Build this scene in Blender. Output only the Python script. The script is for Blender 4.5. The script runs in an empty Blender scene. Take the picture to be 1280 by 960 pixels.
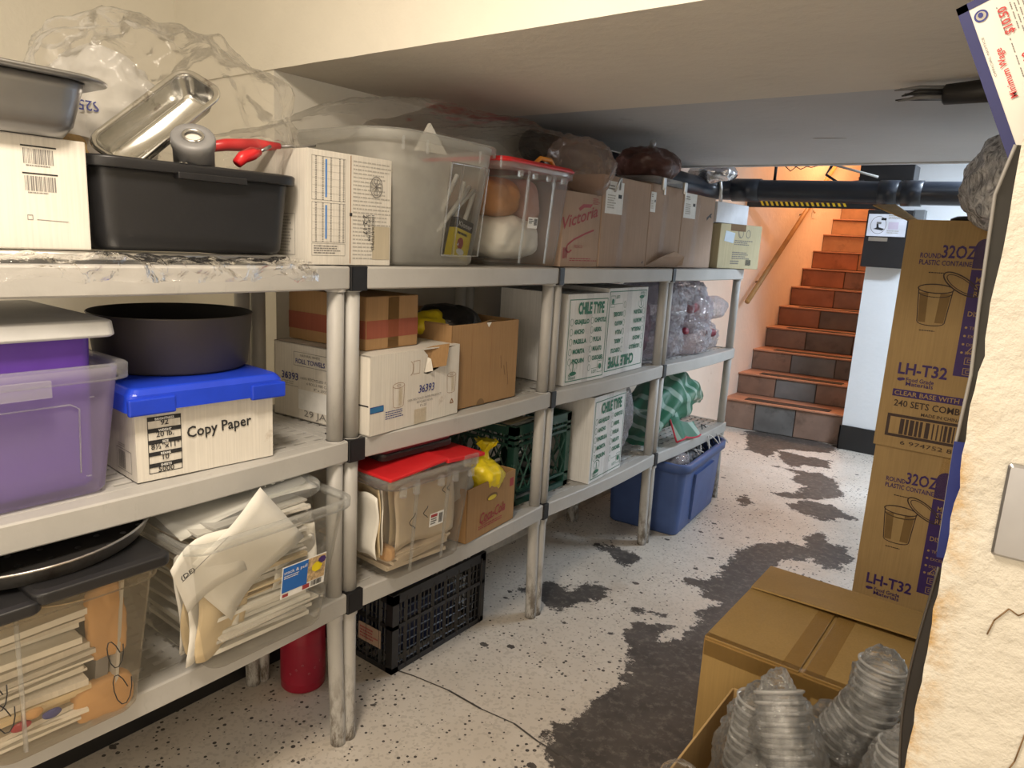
import bpy, bmesh, math, random
import numpy as np
from mathutils import Vector, Matrix, noise
scene = bpy.context.scene
COL = scene.collection
PI = math.pi
R = math.radians
rnd = random.Random(7)

# ---------------------------------------------------------------- materials
MATS = {}
def _new(name):
    m = bpy.data.materials.new(name); m.use_nodes = True
    nt = m.node_tree; nt.nodes.clear()
    out = nt.nodes.new('ShaderNodeOutputMaterial')
    MATS[name] = m
    return m, nt, out
def _n(nt, t, **kw):
    n = nt.nodes.new(t)
    for k, v in kw.items():
        if k.startswith('_'): setattr(n, k[1:], v)
        else: n.inputs[k.replace('__', ' ')].default_value = v
    return n
def _ramp(nt, fac, p0, c0, p1, c1):
    r = nt.nodes.new('ShaderNodeValToRGB')
    r.color_ramp.elements[0].position = p0; r.color_ramp.elements[0].color = (*c0, 1)
    r.color_ramp.elements[1].position = p1; r.color_ramp.elements[1].color = (*c1, 1)
    nt.links.new(fac, r.inputs['Fac'])
    return r.outputs['Color']
def _mix(nt, fac, a, b, blend='MIX'):
    m = nt.nodes.new('ShaderNodeMix'); m.data_type = 'RGBA'; m.blend_type = blend
    for s, v in ((m.inputs[0], fac), (m.inputs[6], a), (m.inputs[7], b)):
        if hasattr(v, 'is_linked'): nt.links.new(v, s)
        elif isinstance(v, (int, float)): s.default_value = v
        else: s.default_value = (*v, 1)
    return m.outputs[2]
def _coords(nt, scale=(1, 1, 1), world=False):
    if world:
        tc = nt.nodes.new('ShaderNodeNewGeometry').outputs['Position']
    else:
        tc = nt.nodes.new('ShaderNodeTexCoord').outputs['Object']
    mp = nt.nodes.new('ShaderNodeMapping'); mp.inputs['Scale'].default_value = scale
    nt.links.new(tc, mp.inputs['Vector'])
    return mp.outputs['Vector']
def _noise(nt, vec, scale, detail=3, rough=.55, dist=0):
    n = nt.nodes.new('ShaderNodeTexNoise')
    n.inputs['Scale'].default_value = scale; n.inputs['Detail'].default_value = detail
    n.inputs['Roughness'].default_value = rough; n.inputs['Distortion'].default_value = dist
    nt.links.new(vec, n.inputs['Vector'])
    return n.outputs['Fac']
def _bump(nt, h, strength, dist=.01):
    b = nt.nodes.new('ShaderNodeBump'); b.inputs['Strength'].default_value = strength
    b.inputs['Distance'].default_value = dist
    nt.links.new(h, b.inputs['Height'])
    return b.outputs['Normal']
def flat(name, col, rough=.6, metal=0., var=.12, vscale=9., bump=0., bscale=60., stretch=(1, 1, 1), dirt=None, dscale=4., dlo=.55, dhi=.75, spec=.5):
    if name in MATS: return MATS[name]
    m, nt, out = _new(name)
    b = nt.nodes.new('ShaderNodeBsdfPrincipled')
    b.inputs['Roughness'].default_value = rough; b.inputs['Metallic'].default_value = metal
    b.inputs['Specular IOR Level'].default_value = spec
    v = _coords(nt, stretch)
    c = _ramp(nt, _noise(nt, v, vscale, 4), .3, tuple(x*(1-var) for x in col), .7, tuple(min(1, x*(1+var)) for x in col))
    if dirt is not None:
        f = _ramp(nt, _noise(nt, _coords(nt), dscale, 6, .65), dlo, (0, 0, 0), dhi, (1, 1, 1))
        c = _mix(nt, f, c, dirt)
    nt.links.new(c, b.inputs['Base Color'])
    if bump:
        nt.links.new(_bump(nt, _noise(nt, v, bscale, 3), bump), b.inputs['Normal'])
    nt.links.new(b.outputs[0], out.inputs[0])
    return m
def ink(name, col, rough=.6):
    return flat(name, col, rough, var=.06, vscale=40)
def clear(name, tint=(1, 1, 1), body=.2, edge=.45, rough=.25, bodycol=(.9, .9, .88), bump=0., bscale=20., stretch=(1, 1, 1), frost=None, spec=.5, window=None, bdist=.006, ior=.2):
    """thin see-through plastic: transparent, a thin milky body that thickens at grazing angles, and a gloss on top"""
    if name in MATS: return MATS[name]
    m, nt, out = _new(name)
    L = nt.links.new
    tr = nt.nodes.new('ShaderNodeBsdfTransparent'); tr.inputs[0].default_value = (*tint, 1)
    df = nt.nodes.new('ShaderNodeBsdfDiffuse'); df.inputs[0].default_value = (*bodycol, 1)
    tl = nt.nodes.new('ShaderNodeBsdfTranslucent'); tl.inputs[0].default_value = (*bodycol, 1)
    dm = nt.nodes.new('ShaderNodeMixShader'); dm.inputs[0].default_value = .35; L(df.outputs[0], dm.inputs[1]); L(tl.outputs[0], dm.inputs[2])
    gl = nt.nodes.new('ShaderNodeBsdfGlossy'); gl.inputs['Roughness'].default_value = rough; gl.inputs[0].default_value = (1, 1, 1, 1)
    lw = nt.nodes.new('ShaderNodeLayerWeight'); lw.inputs['Blend'].default_value = ior
    def mt(op, x, y, clamp=True):
        k = nt.nodes.new('ShaderNodeMath'); k.operation = op; k.use_clamp = clamp
        for s_, v_ in ((k.inputs[0], x), (k.inputs[1], y)):
            if hasattr(v_, 'is_linked'): L(v_, s_)
            else: s_.default_value = v_
        return k.outputs[0]
    v = _coords(nt, stretch)
    if bump:
        nm = _bump(nt, _noise(nt, v, bscale, 4, .6, 1.2), bump, bdist)
        L(nm, gl.inputs['Normal'])
        lw2 = nt.nodes.new('ShaderNodeLayerWeight'); lw2.inputs['Blend'].default_value = ior; L(nm, lw2.inputs['Normal'])
        fres = lw2.outputs['Fresnel']
    else: fres = lw.outputs['Fresnel']
    fb = mt('ADD', mt('MULTIPLY', mt('POWER', lw.outputs['Facing'], 2.2), edge), body)
    if frost:
        f = _ramp(nt, _noise(nt, v, frost, 4, .6), .4, (0, 0, 0), .7, (1, 1, 1))
        fb = mt('ADD', mt('MULTIPLY', f, .2), fb)
    if window:
        x0, x1, z0, z1, ymax, keep = window
        sp = nt.nodes.new('ShaderNodeSeparateXYZ'); L(_coords(nt), sp.inputs[0])
        k = mt('MULTIPLY', mt('MULTIPLY', mt('GREATER_THAN', sp.outputs[0], x0), mt('LESS_THAN', sp.outputs[0], x1)), mt('MULTIPLY', mt('GREATER_THAN', sp.outputs[2], z0), mt('LESS_THAN', sp.outputs[2], z1)))
        k = mt('MULTIPLY', k, mt('LESS_THAN', sp.outputs[1], ymax))
        fb = mt('MULTIPLY', fb, mt('SUBTRACT', 1, mt('MULTIPLY', k, 1-keep)))
    m1 = nt.nodes.new('ShaderNodeMixShader'); L(fb, m1.inputs[0]); L(tr.outputs[0], m1.inputs[1]); L(dm.outputs[0], m1.inputs[2])
    m2 = nt.nodes.new('ShaderNodeMixShader'); L(mt('MULTIPLY', fres, spec), m2.inputs[0]); L(m1.outputs[0], m2.inputs[1]); L(gl.outputs[0], m2.inputs[2])
    L(m2.outputs[0], out.inputs[0])
    return m
def cardboard(name, col, stain=(.16, .1, .05), amount=.66, rough=.75, stretch=(60, 60, 1.5), var=.1):
    if name in MATS: return MATS[name]
    m, nt, out = _new(name)
    b = nt.nodes.new('ShaderNodeBsdfPrincipled'); b.inputs['Roughness'].default_value = rough
    b.inputs['Specular IOR Level'].default_value = .35
    v = _coords(nt); vs = _coords(nt, stretch)
    c = _ramp(nt, _noise(nt, v, 6, 4), .3, tuple(x*(1-var) for x in col), .7, tuple(min(1, x*(1+var)) for x in col))
    st = _noise(nt, vs, 3, 2)
    c = _mix(nt, .35, c, _ramp(nt, st, .35, tuple(x*.82 for x in col), .65, tuple(min(1, x*1.12) for x in col)))
    f = _ramp(nt, _noise(nt, v, 5.3, 7, .68), amount, (0, 0, 0), amount+.16, (1, 1, 1))
    c = _mix(nt, f, c, stain)
    nt.links.new(c, b.inputs['Base Color'])
    nt.links.new(_bump(nt, st, .12, .004), b.inputs['Normal'])
    nt.links.new(b.outputs[0], out.inputs[0])
    return m
def grubby(name, col, dirt=(.1, .075, .05), foot=.28, rough=.5):
    """moulded shelf plastic, scuffed all over and grimy near the floor (by true height above the floor)"""
    m, nt, out = _new(name)
    b = nt.nodes.new('ShaderNodeBsdfPrincipled'); b.inputs['Roughness'].default_value = rough
    g = nt.nodes.new('ShaderNodeNewGeometry'); sx = nt.nodes.new('ShaderNodeSeparateXYZ')
    nt.links.new(g.outputs['Position'], sx.inputs[0])
    v = _coords(nt, world=True)
    vs = _coords(nt, (1, 1, .35), world=True)
    c = _ramp(nt, _noise(nt, v, 5, 5), .3, tuple(x*.9 for x in col), .7, tuple(x*1.05 for x in col))
    spots = _ramp(nt, _noise(nt, vs, 34, 6, .7), .6, (0, 0, 0), .76, (1, 1, 1))
    c = _mix(nt, _mix(nt, .4, (0, 0, 0), spots), c, tuple(x*.5 for x in col))
    mr = nt.nodes.new('ShaderNodeMapRange')
    mr.inputs['From Min'].default_value = foot; mr.inputs['From Max'].default_value = .02
    nt.links.new(sx.outputs['Z'], mr.inputs['Value'])
    gr = _ramp(nt, _noise(nt, vs, 42, 6, .72), .44, (0, 0, 0), .6, (1, 1, 1))
    mm = nt.nodes.new('ShaderNodeMath'); mm.operation = 'MULTIPLY'
    nt.links.new(mr.outputs[0], mm.inputs[0]); nt.links.new(gr, mm.inputs[1])
    c = _mix(nt, mm.outputs[0], c, dirt)
    nt.links.new(c, b.inputs['Base Color'])
    nt.links.new(_bump(nt, _noise(nt, v, 90, 2), .05), b.inputs['Normal'])
    nt.links.new(b.outputs[0], out.inputs[0])
    return m

# ---------------------------------------------------------------- mesh building
class MB:
    def __init__(s): s.v = []; s.f = []; s.m = []; s.sm = []; s.mats = []
    def mi(s, mat):
        if mat not in s.mats: s.mats.append(mat)
        return s.mats.index(mat)
    def add(s, vs, fs, mat, smooth=False):
        o = len(s.v); k = s.mi(mat)
        s.v += [tuple(p) for p in vs]
        for f in fs:
            s.f.append(tuple(i+o for i in f)); s.m.append(k); s.sm.append(smooth)
        return s
    def box(s, a, b, mat, M=None):
        (x0, y0, z0), (x1, y1, z1) = a, b
        vs = [(x0, y0, z0), (x1, y0, z0), (x1, y1, z0), (x0, y1, z0), (x0, y0, z1), (x1, y0, z1), (x1, y1, z1), (x0, y1, z1)]
        if M is not None: vs = [M @ Vector(p) for p in vs]
        return s.add(vs, [(3, 2, 1, 0), (4, 5, 6, 7), (0, 1, 5, 4), (1, 2, 6, 5), (2, 3, 7, 6), (3, 0, 4, 7)], mat)
    def poly(s, pts, mat): return s.add(pts, [tuple(range(len(pts)))], mat)
    def loft(s, rings, mat, smooth=True, closed=True, cap0=False, cap1=False):
        n = len(rings[0]); vs = [p for r in rings for p in r]; fs = []
        for k in range(len(rings)-1):
            for i in range(n if closed else n-1):
                j = (i+1) % n
                fs.append((k*n+i, k*n+j, (k+1)*n+j, (k+1)*n+i))
        if cap0: fs.append(tuple(range(n-1, -1, -1)))
        if cap1: fs.append(tuple((len(rings)-1)*n+i for i in range(n)))
        return s.add(vs, fs, mat, smooth)
    def tube(s, path, rad, mat, n=12, caps=True, smooth=True):
        path = [Vector(p) for p in path]
        if not isinstance(rad, (list, tuple)): rad = [rad]*len(path)
        rings = []; up = None
        for i, p in enumerate(path):
            a = path[max(0, i-1)]; b = path[min(len(path)-1, i+1)]
            t = (b-a).normalized()
            if up is None:
                up = Vector((0, 0, 1)) if abs(t.z) < .9 else Vector((0, 1, 0))
            x = t.cross(up).normalized(); up = x.cross(t).normalized()
            rings.append([p+rad[i]*(math.cos(2*PI*k/n)*x+math.sin(2*PI*k/n)*up) for k in range(n)])
        return s.loft(rings, mat, smooth, True, caps, caps)
    def bar(s, p, q, w, mat): return s.tube([p, q], w*.7071, mat, 4, True, False)
    def lathe(s, prof, mat, n=40, c=(0, 0, 0), M=None, smooth=True, cap0=False, cap1=False, sx=1, sy=1):
        rings = []
        for r, z in prof:
            ring = [Vector((c[0]+sx*r*math.cos(2*PI*k/n), c[1]+sy*r*math.sin(2*PI*k/n), c[2]+z)) for k in range(n)]
            if M is not None: ring = [M @ p for p in ring]
            rings.append(ring)
        return s.loft(rings, mat, smooth, True, cap0, cap1)
    def grid(s, nu, nv, fn, mat, smooth=True):
        vs = [fn(i/nu, j/nv) for j in range(nv+1) for i in range(nu+1)]
        fs = [(j*(nu+1)+i, j*(nu+1)+i+1, (j+1)*(nu+1)+i+1, (j+1)*(nu+1)+i) for j in range(nv) for i in range(nu)]
        return s.add(vs, fs, mat, smooth)
    def build(s, name, parent=None, bevel=0, seg=2, solid=0, loc=None, rot=None):
        me = bpy.data.meshes.new(name)
        me.from_pydata(s.v, [], s.f)
        for m in s.mats: me.materials.append(m)
        me.polygons.foreach_set('material_index', s.m)
        me.polygons.foreach_set('use_smooth', s.sm)
        me.update()
        o = bpy.data.objects.new(name, me); COL.objects.link(o)
        if parent is not None: o.parent = parent
        if loc: o.location = loc
        if rot: o.rotation_euler = rot
        if solid:
            d = o.modifiers.new('thick', 'SOLIDIFY'); d.thickness = solid; d.offset = -1
        if bevel:
            d = o.modifiers.new('bev', 'BEVEL'); d.width = bevel; d.segments = seg; d.limit_method = 'ANGLE'; d.angle_limit = R(40)
            d.harden_normals = False
        return o
def rrect(x0, y0, x1, y1, r, z, n=6):
    r = min(r, (x1-x0)/2-1e-4, (y1-y0)/2-1e-4); out = []
    for cx, cy, a in ((x1-r, y0+r, -90), (x1-r, y1-r, 0), (x0+r, y1-r, 90), (x0+r, y0+r, 180)):
        for k in range(n+1):
            t = R(a+90*k/n); out.append((cx+r*math.cos(t), cy+r*math.sin(t), z))
    return out
def tagit(o, label, cat, group=None, kind=None):
    o['label'] = label; o['category'] = cat
    if group: o['group'] = group
    if kind: o['kind'] = kind
    return o
def thing(name, label, cat, loc=(0, 0, 0), rz=0., group=None, rot=None):
    o = bpy.data.objects.new(name, None); COL.objects.link(o)
    o.empty_display_size = .05
    o.location = loc; o.rotation_euler = rot if rot else (0, 0, R(rz))
    return tagit(o, label, cat, group)
def struct(name, mb, **kw):
    o = mb.build(name, **kw); o['kind'] = 'structure'; return o

# ---------------------------------------------------------------- writing
_TC = {}
def text_mesh(s, bold=0., shear=0.):
    key = (s, bold, shear)
    if key in _TC: return _TC[key]
    cu = bpy.data.curves.new('t', 'FONT'); cu.body = s; cu.size = 1; cu.resolution_u = 2; cu.offset = bold; cu.shear = shear
    ob = bpy.data.objects.new('t', cu)
    me = ob.to_mesh()
    vs = [(v.co.x, v.co.y) for v in me.vertices]; fs = [tuple(p.vertices) for p in me.polygons]
    ob.to_mesh_clear(); bpy.data.objects.remove(ob); bpy.data.curves.remove(cu)
    _TC[key] = (vs, fs)
    return _TC[key]
_cap = max(v[1] for v in text_mesh('H')[0])
class Print:
    """flat ink on one face of a mesh: u to the right, v up, as seen from outside"""
    def __init__(s, mb, o, U, V, off=.0007):
        s.mb = mb; s.o = Vector(o); s.U = Vector(U).normalized(); s.V = Vector(V).normalized(); s.N = s.U.cross(s.V); s.off = off
    def P(s, u, v, k=0): return s.o+s.U*u+s.V*v+s.N*(s.off*(1+k))
    def poly(s, pts, mat, k=0): s.mb.poly([s.P(u, v, k) for u, v in pts], mat)
    def rect(s, u0, v0, u1, v1, mat, k=0): s.poly([(u0, v0), (u1, v0), (u1, v1), (u0, v1)], mat, k)
    def line(s, u0, v0, u1, v1, t, mat, k=0):
        d = Vector((u1-u0, v1-v0)).normalized()*t/2; nx, ny = -d.y, d.x
        s.poly([(u0+nx, v0+ny), (u0-nx, v0-ny), (u1-nx, v1-ny), (u1+nx, v1+ny)], mat, k)
    def stroke(s, pts, t, mat, k=0):
        for a, b in zip(pts, pts[1:]): s.line(*a, *b, t, mat, k)
    def frame(s, u0, v0, u1, v1, t, mat, k=0):
        s.rect(u0, v0, u1, v0+t, mat, k); s.rect(u0, v1-t, u1, v1, mat, k)
        s.rect(u0, v0+t, u0+t, v1-t, mat, k); s.rect(u1-t, v0+t, u1, v1-t, mat, k)
    def ring(s, cu, cv, ru, rv, t, mat, k=0, n=24, a0=0, a1=360):
        for i in range(n):
            a, b = R(a0+(a1-a0)*i/n), R(a0+(a1-a0)*(i+1)/n)
            s.poly([(cu+(ru-t)*math.cos(a), cv+(rv-t)*math.sin(a)), (cu+ru*math.cos(a), cv+rv*math.sin(a)),
                    (cu+ru*math.cos(b), cv+rv*math.sin(b)), (cu+(ru-t)*math.cos(b), cv+(rv-t)*math.sin(b))], mat, k)
    def disc(s, cu, cv, ru, rv, mat, k=0, n=24):
        s.poly([(cu+ru*math.cos(2*PI*i/n), cv+rv*math.sin(2*PI*i/n)) for i in range(n)], mat, k)
    def text(s, t, u, v, h, mat, al='L', w=None, rot=0., bold=0., shear=0., k=1, sx=1.):
        vs, fs = text_mesh(t, bold, shear)
        if not vs: return
        x0 = min(p[0] for p in vs); x1 = max(p[0] for p in vs)
        f = h/_cap; fx = f*sx if w is None else w/(x1-x0)
        off = {'L': 0, 'C': -.5, 'R': -1}[al]*(x1-x0)*fx
        c, sn = math.cos(R(rot)), math.sin(R(rot))
        P = []
        for x, y in vs:
            a = (x-x0)*fx+off; b = y*f
            P.append(s.P(u+a*c-b*sn, v+a*sn+b*c, k))
        s.mb.add(P, fs, mat)
    def fine(s, u0, v0, u1, v1, rows, mat, fill=.85, h=.5, seed=1, k=0):
        rg = random.Random(seed); dv = (v1-v0)/rows
        for r in range(rows):
            u = u0; end = u0+(u1-u0)*rg.uniform(fill-.2, fill+.14)
            vv = v1-(r+.5)*dv
            while u < end:
                w = min(rg.uniform(.03, .12)*(u1-u0), end-u)
                s.rect(u, vv-dv*h/2, u+w, vv+dv*h/2, mat, k); u += w+.018*(u1-u0)
    def barcode(s, u0, v0, u1, v1, mat, seed=1, k=0):
        rg = random.Random(seed); u = u0; un = (u1-u0)/60
        while u < u1-3*un:
            w = rg.choice((1, 1, 2, 3))*un; s.rect(u, v0, u+w, v1, mat, k); u += w+rg.choice((1, 1, 2))*un
def front(mb, w, d, h): return Print(mb, (0, 0, 0), (1, 0, 0), (0, 0, 1))
def leftf(mb, w, d, h): return Print(mb, (0, d, 0), (0, -1, 0), (0, 0, 1))
def topf(mb, w, d, h): return Print(mb, (0, 0, h), (1, 0, 0), (0, 1, 0))

def crumple(p, sc, amp, seed):
    q = Vector(p)*sc+Vector((seed*3.1, seed*1.7, seed*.9))
    a = abs(noise.noise(q)); b = abs(noise.noise(q*2.3)); c = abs(noise.noise(q*5.1))
    return amp*((.5-a)+.55*(.4-b)+.3*(.35-c))
def blob(mb, mat, c, rad, seed, amp=.02, sc=9., sub=5, floor=None, M=None, squash=None, sq=2.):
    bm = bmesh.new(); bmesh.ops.create_icosphere(bm, subdivisions=sub, radius=1)
    vs = []
    for v in bm.verts:
        n = v.co.normalized()
        k = (abs(n.x)**sq+abs(n.y)**sq+abs(n.z)**sq)**(-1/sq)
        p = Vector((n.x*rad[0]*k, n.y*rad[1]*k, n.z*rad[2]*k))
        if squash: p = Vector(squash(p, n))
        p += n*crumple(p, sc, amp, seed)
        if M is not None: p = M @ p
        p = p+Vector(c)
        if floor is not None and p.z < floor: p.z = floor+abs(noise.noise(p*40))*.002
        vs.append(p)
    mb.add(vs, [tuple(x.index for x in f.verts) for f in bm.faces], mat, True)
    bm.free(); return mb

# ---------------------------------------------------------------- palette
PLASTER = None
def plaster(name, col, bump=.35, bscale=26, stain=None, lo=.62, hi=.8, sscale=2.2):
    m, nt, out = _new(name)
    b = nt.nodes.new('ShaderNodeBsdfPrincipled'); b.inputs['Roughness'].default_value = .7
    v = _coords(nt, world=True)
    c = _ramp(nt, _noise(nt, v, 2.5, 5), .3, tuple(x*.95 for x in col), .7, tuple(min(1, x*1.03) for x in col))
    if stain: c = _mix(nt, _ramp(nt, _noise(nt, v, sscale, 7, .68), lo, (0, 0, 0), hi, (1, 1, 1)), c, stain)
    nt.links.new(c, b.inputs['Base Color'])
    h = _noise(nt, v, bscale, 6, .6)
    nt.links.new(_bump(nt, h, bump, .02), b.inputs['Normal'])
    nt.links.new(b.outputs[0], out.inputs[0]); return m
M_wall = plaster('wall_paint', (.92, .885, .79), .12, 30)
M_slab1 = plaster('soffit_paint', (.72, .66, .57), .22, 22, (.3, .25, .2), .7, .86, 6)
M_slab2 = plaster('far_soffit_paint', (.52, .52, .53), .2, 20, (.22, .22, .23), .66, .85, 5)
M_farwall = plaster('far_wall_paint', (.74, .77, .80), .1, 30)
M_stairwall = plaster('stair_wall_paint', (.78, .66, .56), .2, 20, (.5, .34, .24), .66, .8, 3)
M_blackbase = flat('black_baseboard_paint', (.012, .012, .013), .5)
M_plank = flat('old_white_plank', (.55, .5, .43), .7, var=.25, vscale=14, dirt=(.16, .12, .09), dscale=6)
M_shelf = grubby('shelf_plastic', (.475, .465, .445))
M_black = flat('black_plastic', (.014, .014, .016), .42, bump=.05)
M_steel = flat('dull_steel', (.38, .38, .39), .36, 1.0, var=.1, vscale=7)
M_alu = flat('aluminium', (.56, .55, .53), .38, 1.0, var=.12, vscale=12, dirt=(.25, .2, .16), dscale=7)
M_chrome = flat('worn_chrome', (.7, .7, .68), .18, 1.0, dirt=(.14, .06, .03), dscale=12, dlo=.62, dhi=.72)
M_ink = ink('black_ink', (.02, .02, .022)); M_greyink = ink('grey_ink', (.2, .19, .18)); M_paleink = ink('pale_ink', (.42, .4, .36))
M_white = ink('white_print', (.82, .82, .8)); M_purple = ink('purple_ink', (.055, .025, .15)); M_green = ink('green_ink', (.02, .16, .09))
M_redink = ink('red_ink', (.33, .045, .05)); M_blueink = ink('blue_ink', (.05, .22, .62)); M_navy = ink('navy_ink', (.03, .04, .22))
M_brownink = ink('brown_ink', (.3, .15, .06))
M_paper = flat('paper', (.8, .78, .72), .7, var=.07)
M_carton_w = cardboard('white_carton', (.70, .665, .60), (.3, .2, .1), .68)
M_carton_wc = cardboard('cool_white_carton', (.74, .74, .73), (.36, .27, .16), .7)
M_carton_b = cardboard('brown_carton', (.37, .22, .10), (.2, .1, .04), .7)
M_carton_m = cardboard('mauve_brown_carton', (.42, .30, .225), (.2, .12, .08), .74)
M_carton_k = cardboard('kraft_carton', (.47, .315, .14), (.26, .14, .05), .74)
M_carton_g = cardboard('golden_carton', (.36, .235, .085), (.42, .27, .12), .7, .55)
M_carton_y = cardboard('pale_yellow_carton', (.56, .50, .32), (.4, .3, .15), .75)
M_inside = flat('carton_inside', (.2, .12, .055), .8)
M_tape = clear('packing_tape', (.975, .95, .9), .05, .1, .15, (.55, .4, .2), .15, 30, spec=.3)
M_tapec = clear('clear_tape', (.985, .98, .98), .05, .1, .12, (.85, .83, .82), .3, 26, spec=.3)
M_tapeb = flat('brown_tape', (.25, .14, .045), .3)
M_bin = clear('clear_bin', (.98, .975, .96), .10, .4, .18, (.8, .78, .72), .03, 12)
M_binmilk = clear('milky_bin', (.9, .9, .88), .5, .3, .3, (.62, .61, .57), .03, 8, frost=4, window=(.0, .165, .03, .295, .02, .12))
M_binwin = clear('bin_window', (.97, .98, .99), .03, .3, .1, (.7, .72, .74), spec=.8)
M_rim = clear('bin_rim', (.95, .96, .96), .20, .42, .2, (.76, .77, .77))
M_bintan = clear('yellowed_bin', (.98, .95, .9), .12, .4, .2, (.76, .68, .54), .03, 12)
M_binpurp = clear('clear_lilac_bin', (.93, .91, .97), .4, .35, .25, (.53, .46, .72), spec=.35)
M_film = clear('plastic_film', (.985, .98, .975), .03, .32, .12, (.82, .81, .78), .6, 22, spec=.6)
M_filmgrey = clear('grey_film', (.93, .925, .92), .22, .4, .2, (.42, .41, .39), .5, 16, spec=.5)
M_filmcool = clear('cool_film', (.985, .975, 1), .24, .4, .06, (.86, .83, .9), 1., 60, spec=1., bdist=.012)
M_filmpurp = clear('mauve_film', (.85, .7, .78), .3, .4, .12, (.45, .34, .42), .8, 26, spec=.7)
M_cuplip = clear('cup_lip', (.98, .98, .98), .3, .5, .08, (.97, .97, .96), spec=.8)
M_cup = clear('clear_cup', (.99, .99, .99), .08, .7, .08, (.97, .97, .96), spec=.8)
M_sleeve = clear('sleeve_film', (.992, .992, .99), .08, .4, .07, (.95, .95, .94), .9, 26, spec=1., bdist=.012, ior=.34)
M_purpbin = flat('purple_plastic', (.115, .045, .36), .4)
M_whitelid = flat('grey_white_lid', (.6, .61, .62), .4)
M_blue = flat('blue_lid', (.014, .055, .62), .35)
M_navybin = flat('blue_bin', (.055, .1, .27), .5, bump=.05, bscale=80)
M_red = flat('red_lid', (.62, .02, .025), .35)
M_redp = flat('red_plastic', (.32, .008, .03), .35)
M_panblk = flat('charcoal_pan', (.066, .058, .052), .5, 0, var=.12, vscale=6)
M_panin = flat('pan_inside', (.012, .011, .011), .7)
M_yellow = flat('yellow_bag', (.78, .62, .02), .35, bump=.5, bscale=20)
M_pipe = flat('black_pipe', (.016, .02, .03), .3, bump=.05, bscale=8)
M_wood = flat('rail_wood', (.42, .22, .07), .45, stretch=(1, 1, .3), var=.2)

# ---------------------------------------------------------------- camera
cam = bpy.data.cameras.new('camera'); cam.sensor_width = 36; cam.lens = 889.314/1280*36; cam.clip_start = .02
co = bpy.data.objects.new('camera', cam); COL.objects.link(co)
r_, u_, f_ = ((0.7955784680740221, 0.6033557043034895, 0.05492536045791829), (-0.16236422512680693, 0.12499010976107242, 0.9787825758874574), (-0.583688923602259, 0.7876162558926492, -0.1974028214531928))
co.matrix_world = Matrix(((r_[0], u_[0], -f_[0], 0), (r_[1], u_[1], -f_[1], 0), (r_[2], u_[2], -f_[2], 1.45), (0, 0, 0, 1)))
scene.camera = co

# ---------------------------------------------------------------- floor with peeling paint
PEEL = [[(-1.847, 5.807), (-1.678, 6.042), (-1.139, 5.917), (-1.146, 5.658), (-1.296, 5.564), (-1.454, 5.497), (-1.465, 5.178), (-1.652, 5.246)], [(-1.449, 5.433), (-1.254, 5.406), (-1.096, 5.446), (-1.059, 5.238), (-1.188, 5.161), (-1.253, 5.033), (-1.415, 5.232)], [(-1.362, 4.976), (-1.151, 5.024), (-1.064, 5.06), (-0.909, 4.899), (-0.847, 4.626), (-0.938, 4.466), (-1.069, 4.354), (-1.191, 4.389), (-1.067, 4.54), (-1.08, 4.672), (-1.179, 4.775), (-1.171, 4.918)], [(-1.062, 4.254), (-1.014, 4.389), (-0.844, 4.431), (-0.683, 4.291), (-0.831, 4.125), (-0.997, 4.174)], [(-1.306, 4.092), (-1.293, 4.216), (-1.196, 4.096), (-1.242, 4.008)], [(-0.999, 3.03), (-1.032, 3.235), (-1.037, 3.402), (-0.969, 3.56), (-0.887, 3.656), (-0.79, 3.672), (-0.831, 3.824), (-0.781, 3.924), (-0.716, 3.807), (-0.631, 3.827), (-0.578, 3.699), (-0.58, 3.478), (-0.65, 3.464), (-0.725, 3.558), (-0.768, 3.46), (-0.842, 3.416), (-0.832, 3.188)], [(-0.8, 1.0), (-0.86, 1.3), (-0.909, 1.511), (-0.978, 1.579), (-1.01, 1.597), (-0.995, 1.69), (-0.963, 1.795), (-0.962, 1.877), (-0.951, 2.001), (-0.982, 2.118), (-1.047, 2.22), (-1.103, 2.292), (-1.114, 2.388), (-1.053, 2.43), (-1.001, 2.465), (-0.976, 2.461), (-0.98, 2.305), (-0.942, 2.315), (-0.92, 2.486), (-0.913, 2.519), (-0.897, 2.588), (-0.938, 2.634), (-0.914, 2.775), (-1.003, 2.819), (-1.087, 2.84), (-1.118, 2.881), (-1.098, 2.954), (-1.029, 2.912), (-1.02, 3.046), (-1.014, 3.165), (-0.85, 3.321), (-0.419, 1.936), (-0.4, 1.0)], [(-1.597, 2.294), (-1.583, 2.373), (-1.531, 2.439), (-1.429, 2.452), (-1.392, 2.569), (-1.315, 2.575), (-1.304, 2.443), (-1.342, 2.377), (-1.364, 2.269), (-1.436, 2.26), (-1.545, 2.28)], [(-1.596, 2.912), (-1.51, 2.973), (-1.349, 2.942), (-1.342, 2.795), (-1.459, 2.856)], [(-1.159, 2.474), (-1.137, 2.502), (-1.112, 2.496), (-1.125, 2.456)], [(-1.057, 2.497), (-1.033, 2.533), (-1.018, 2.49), (-1.039, 2.471)]]
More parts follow.
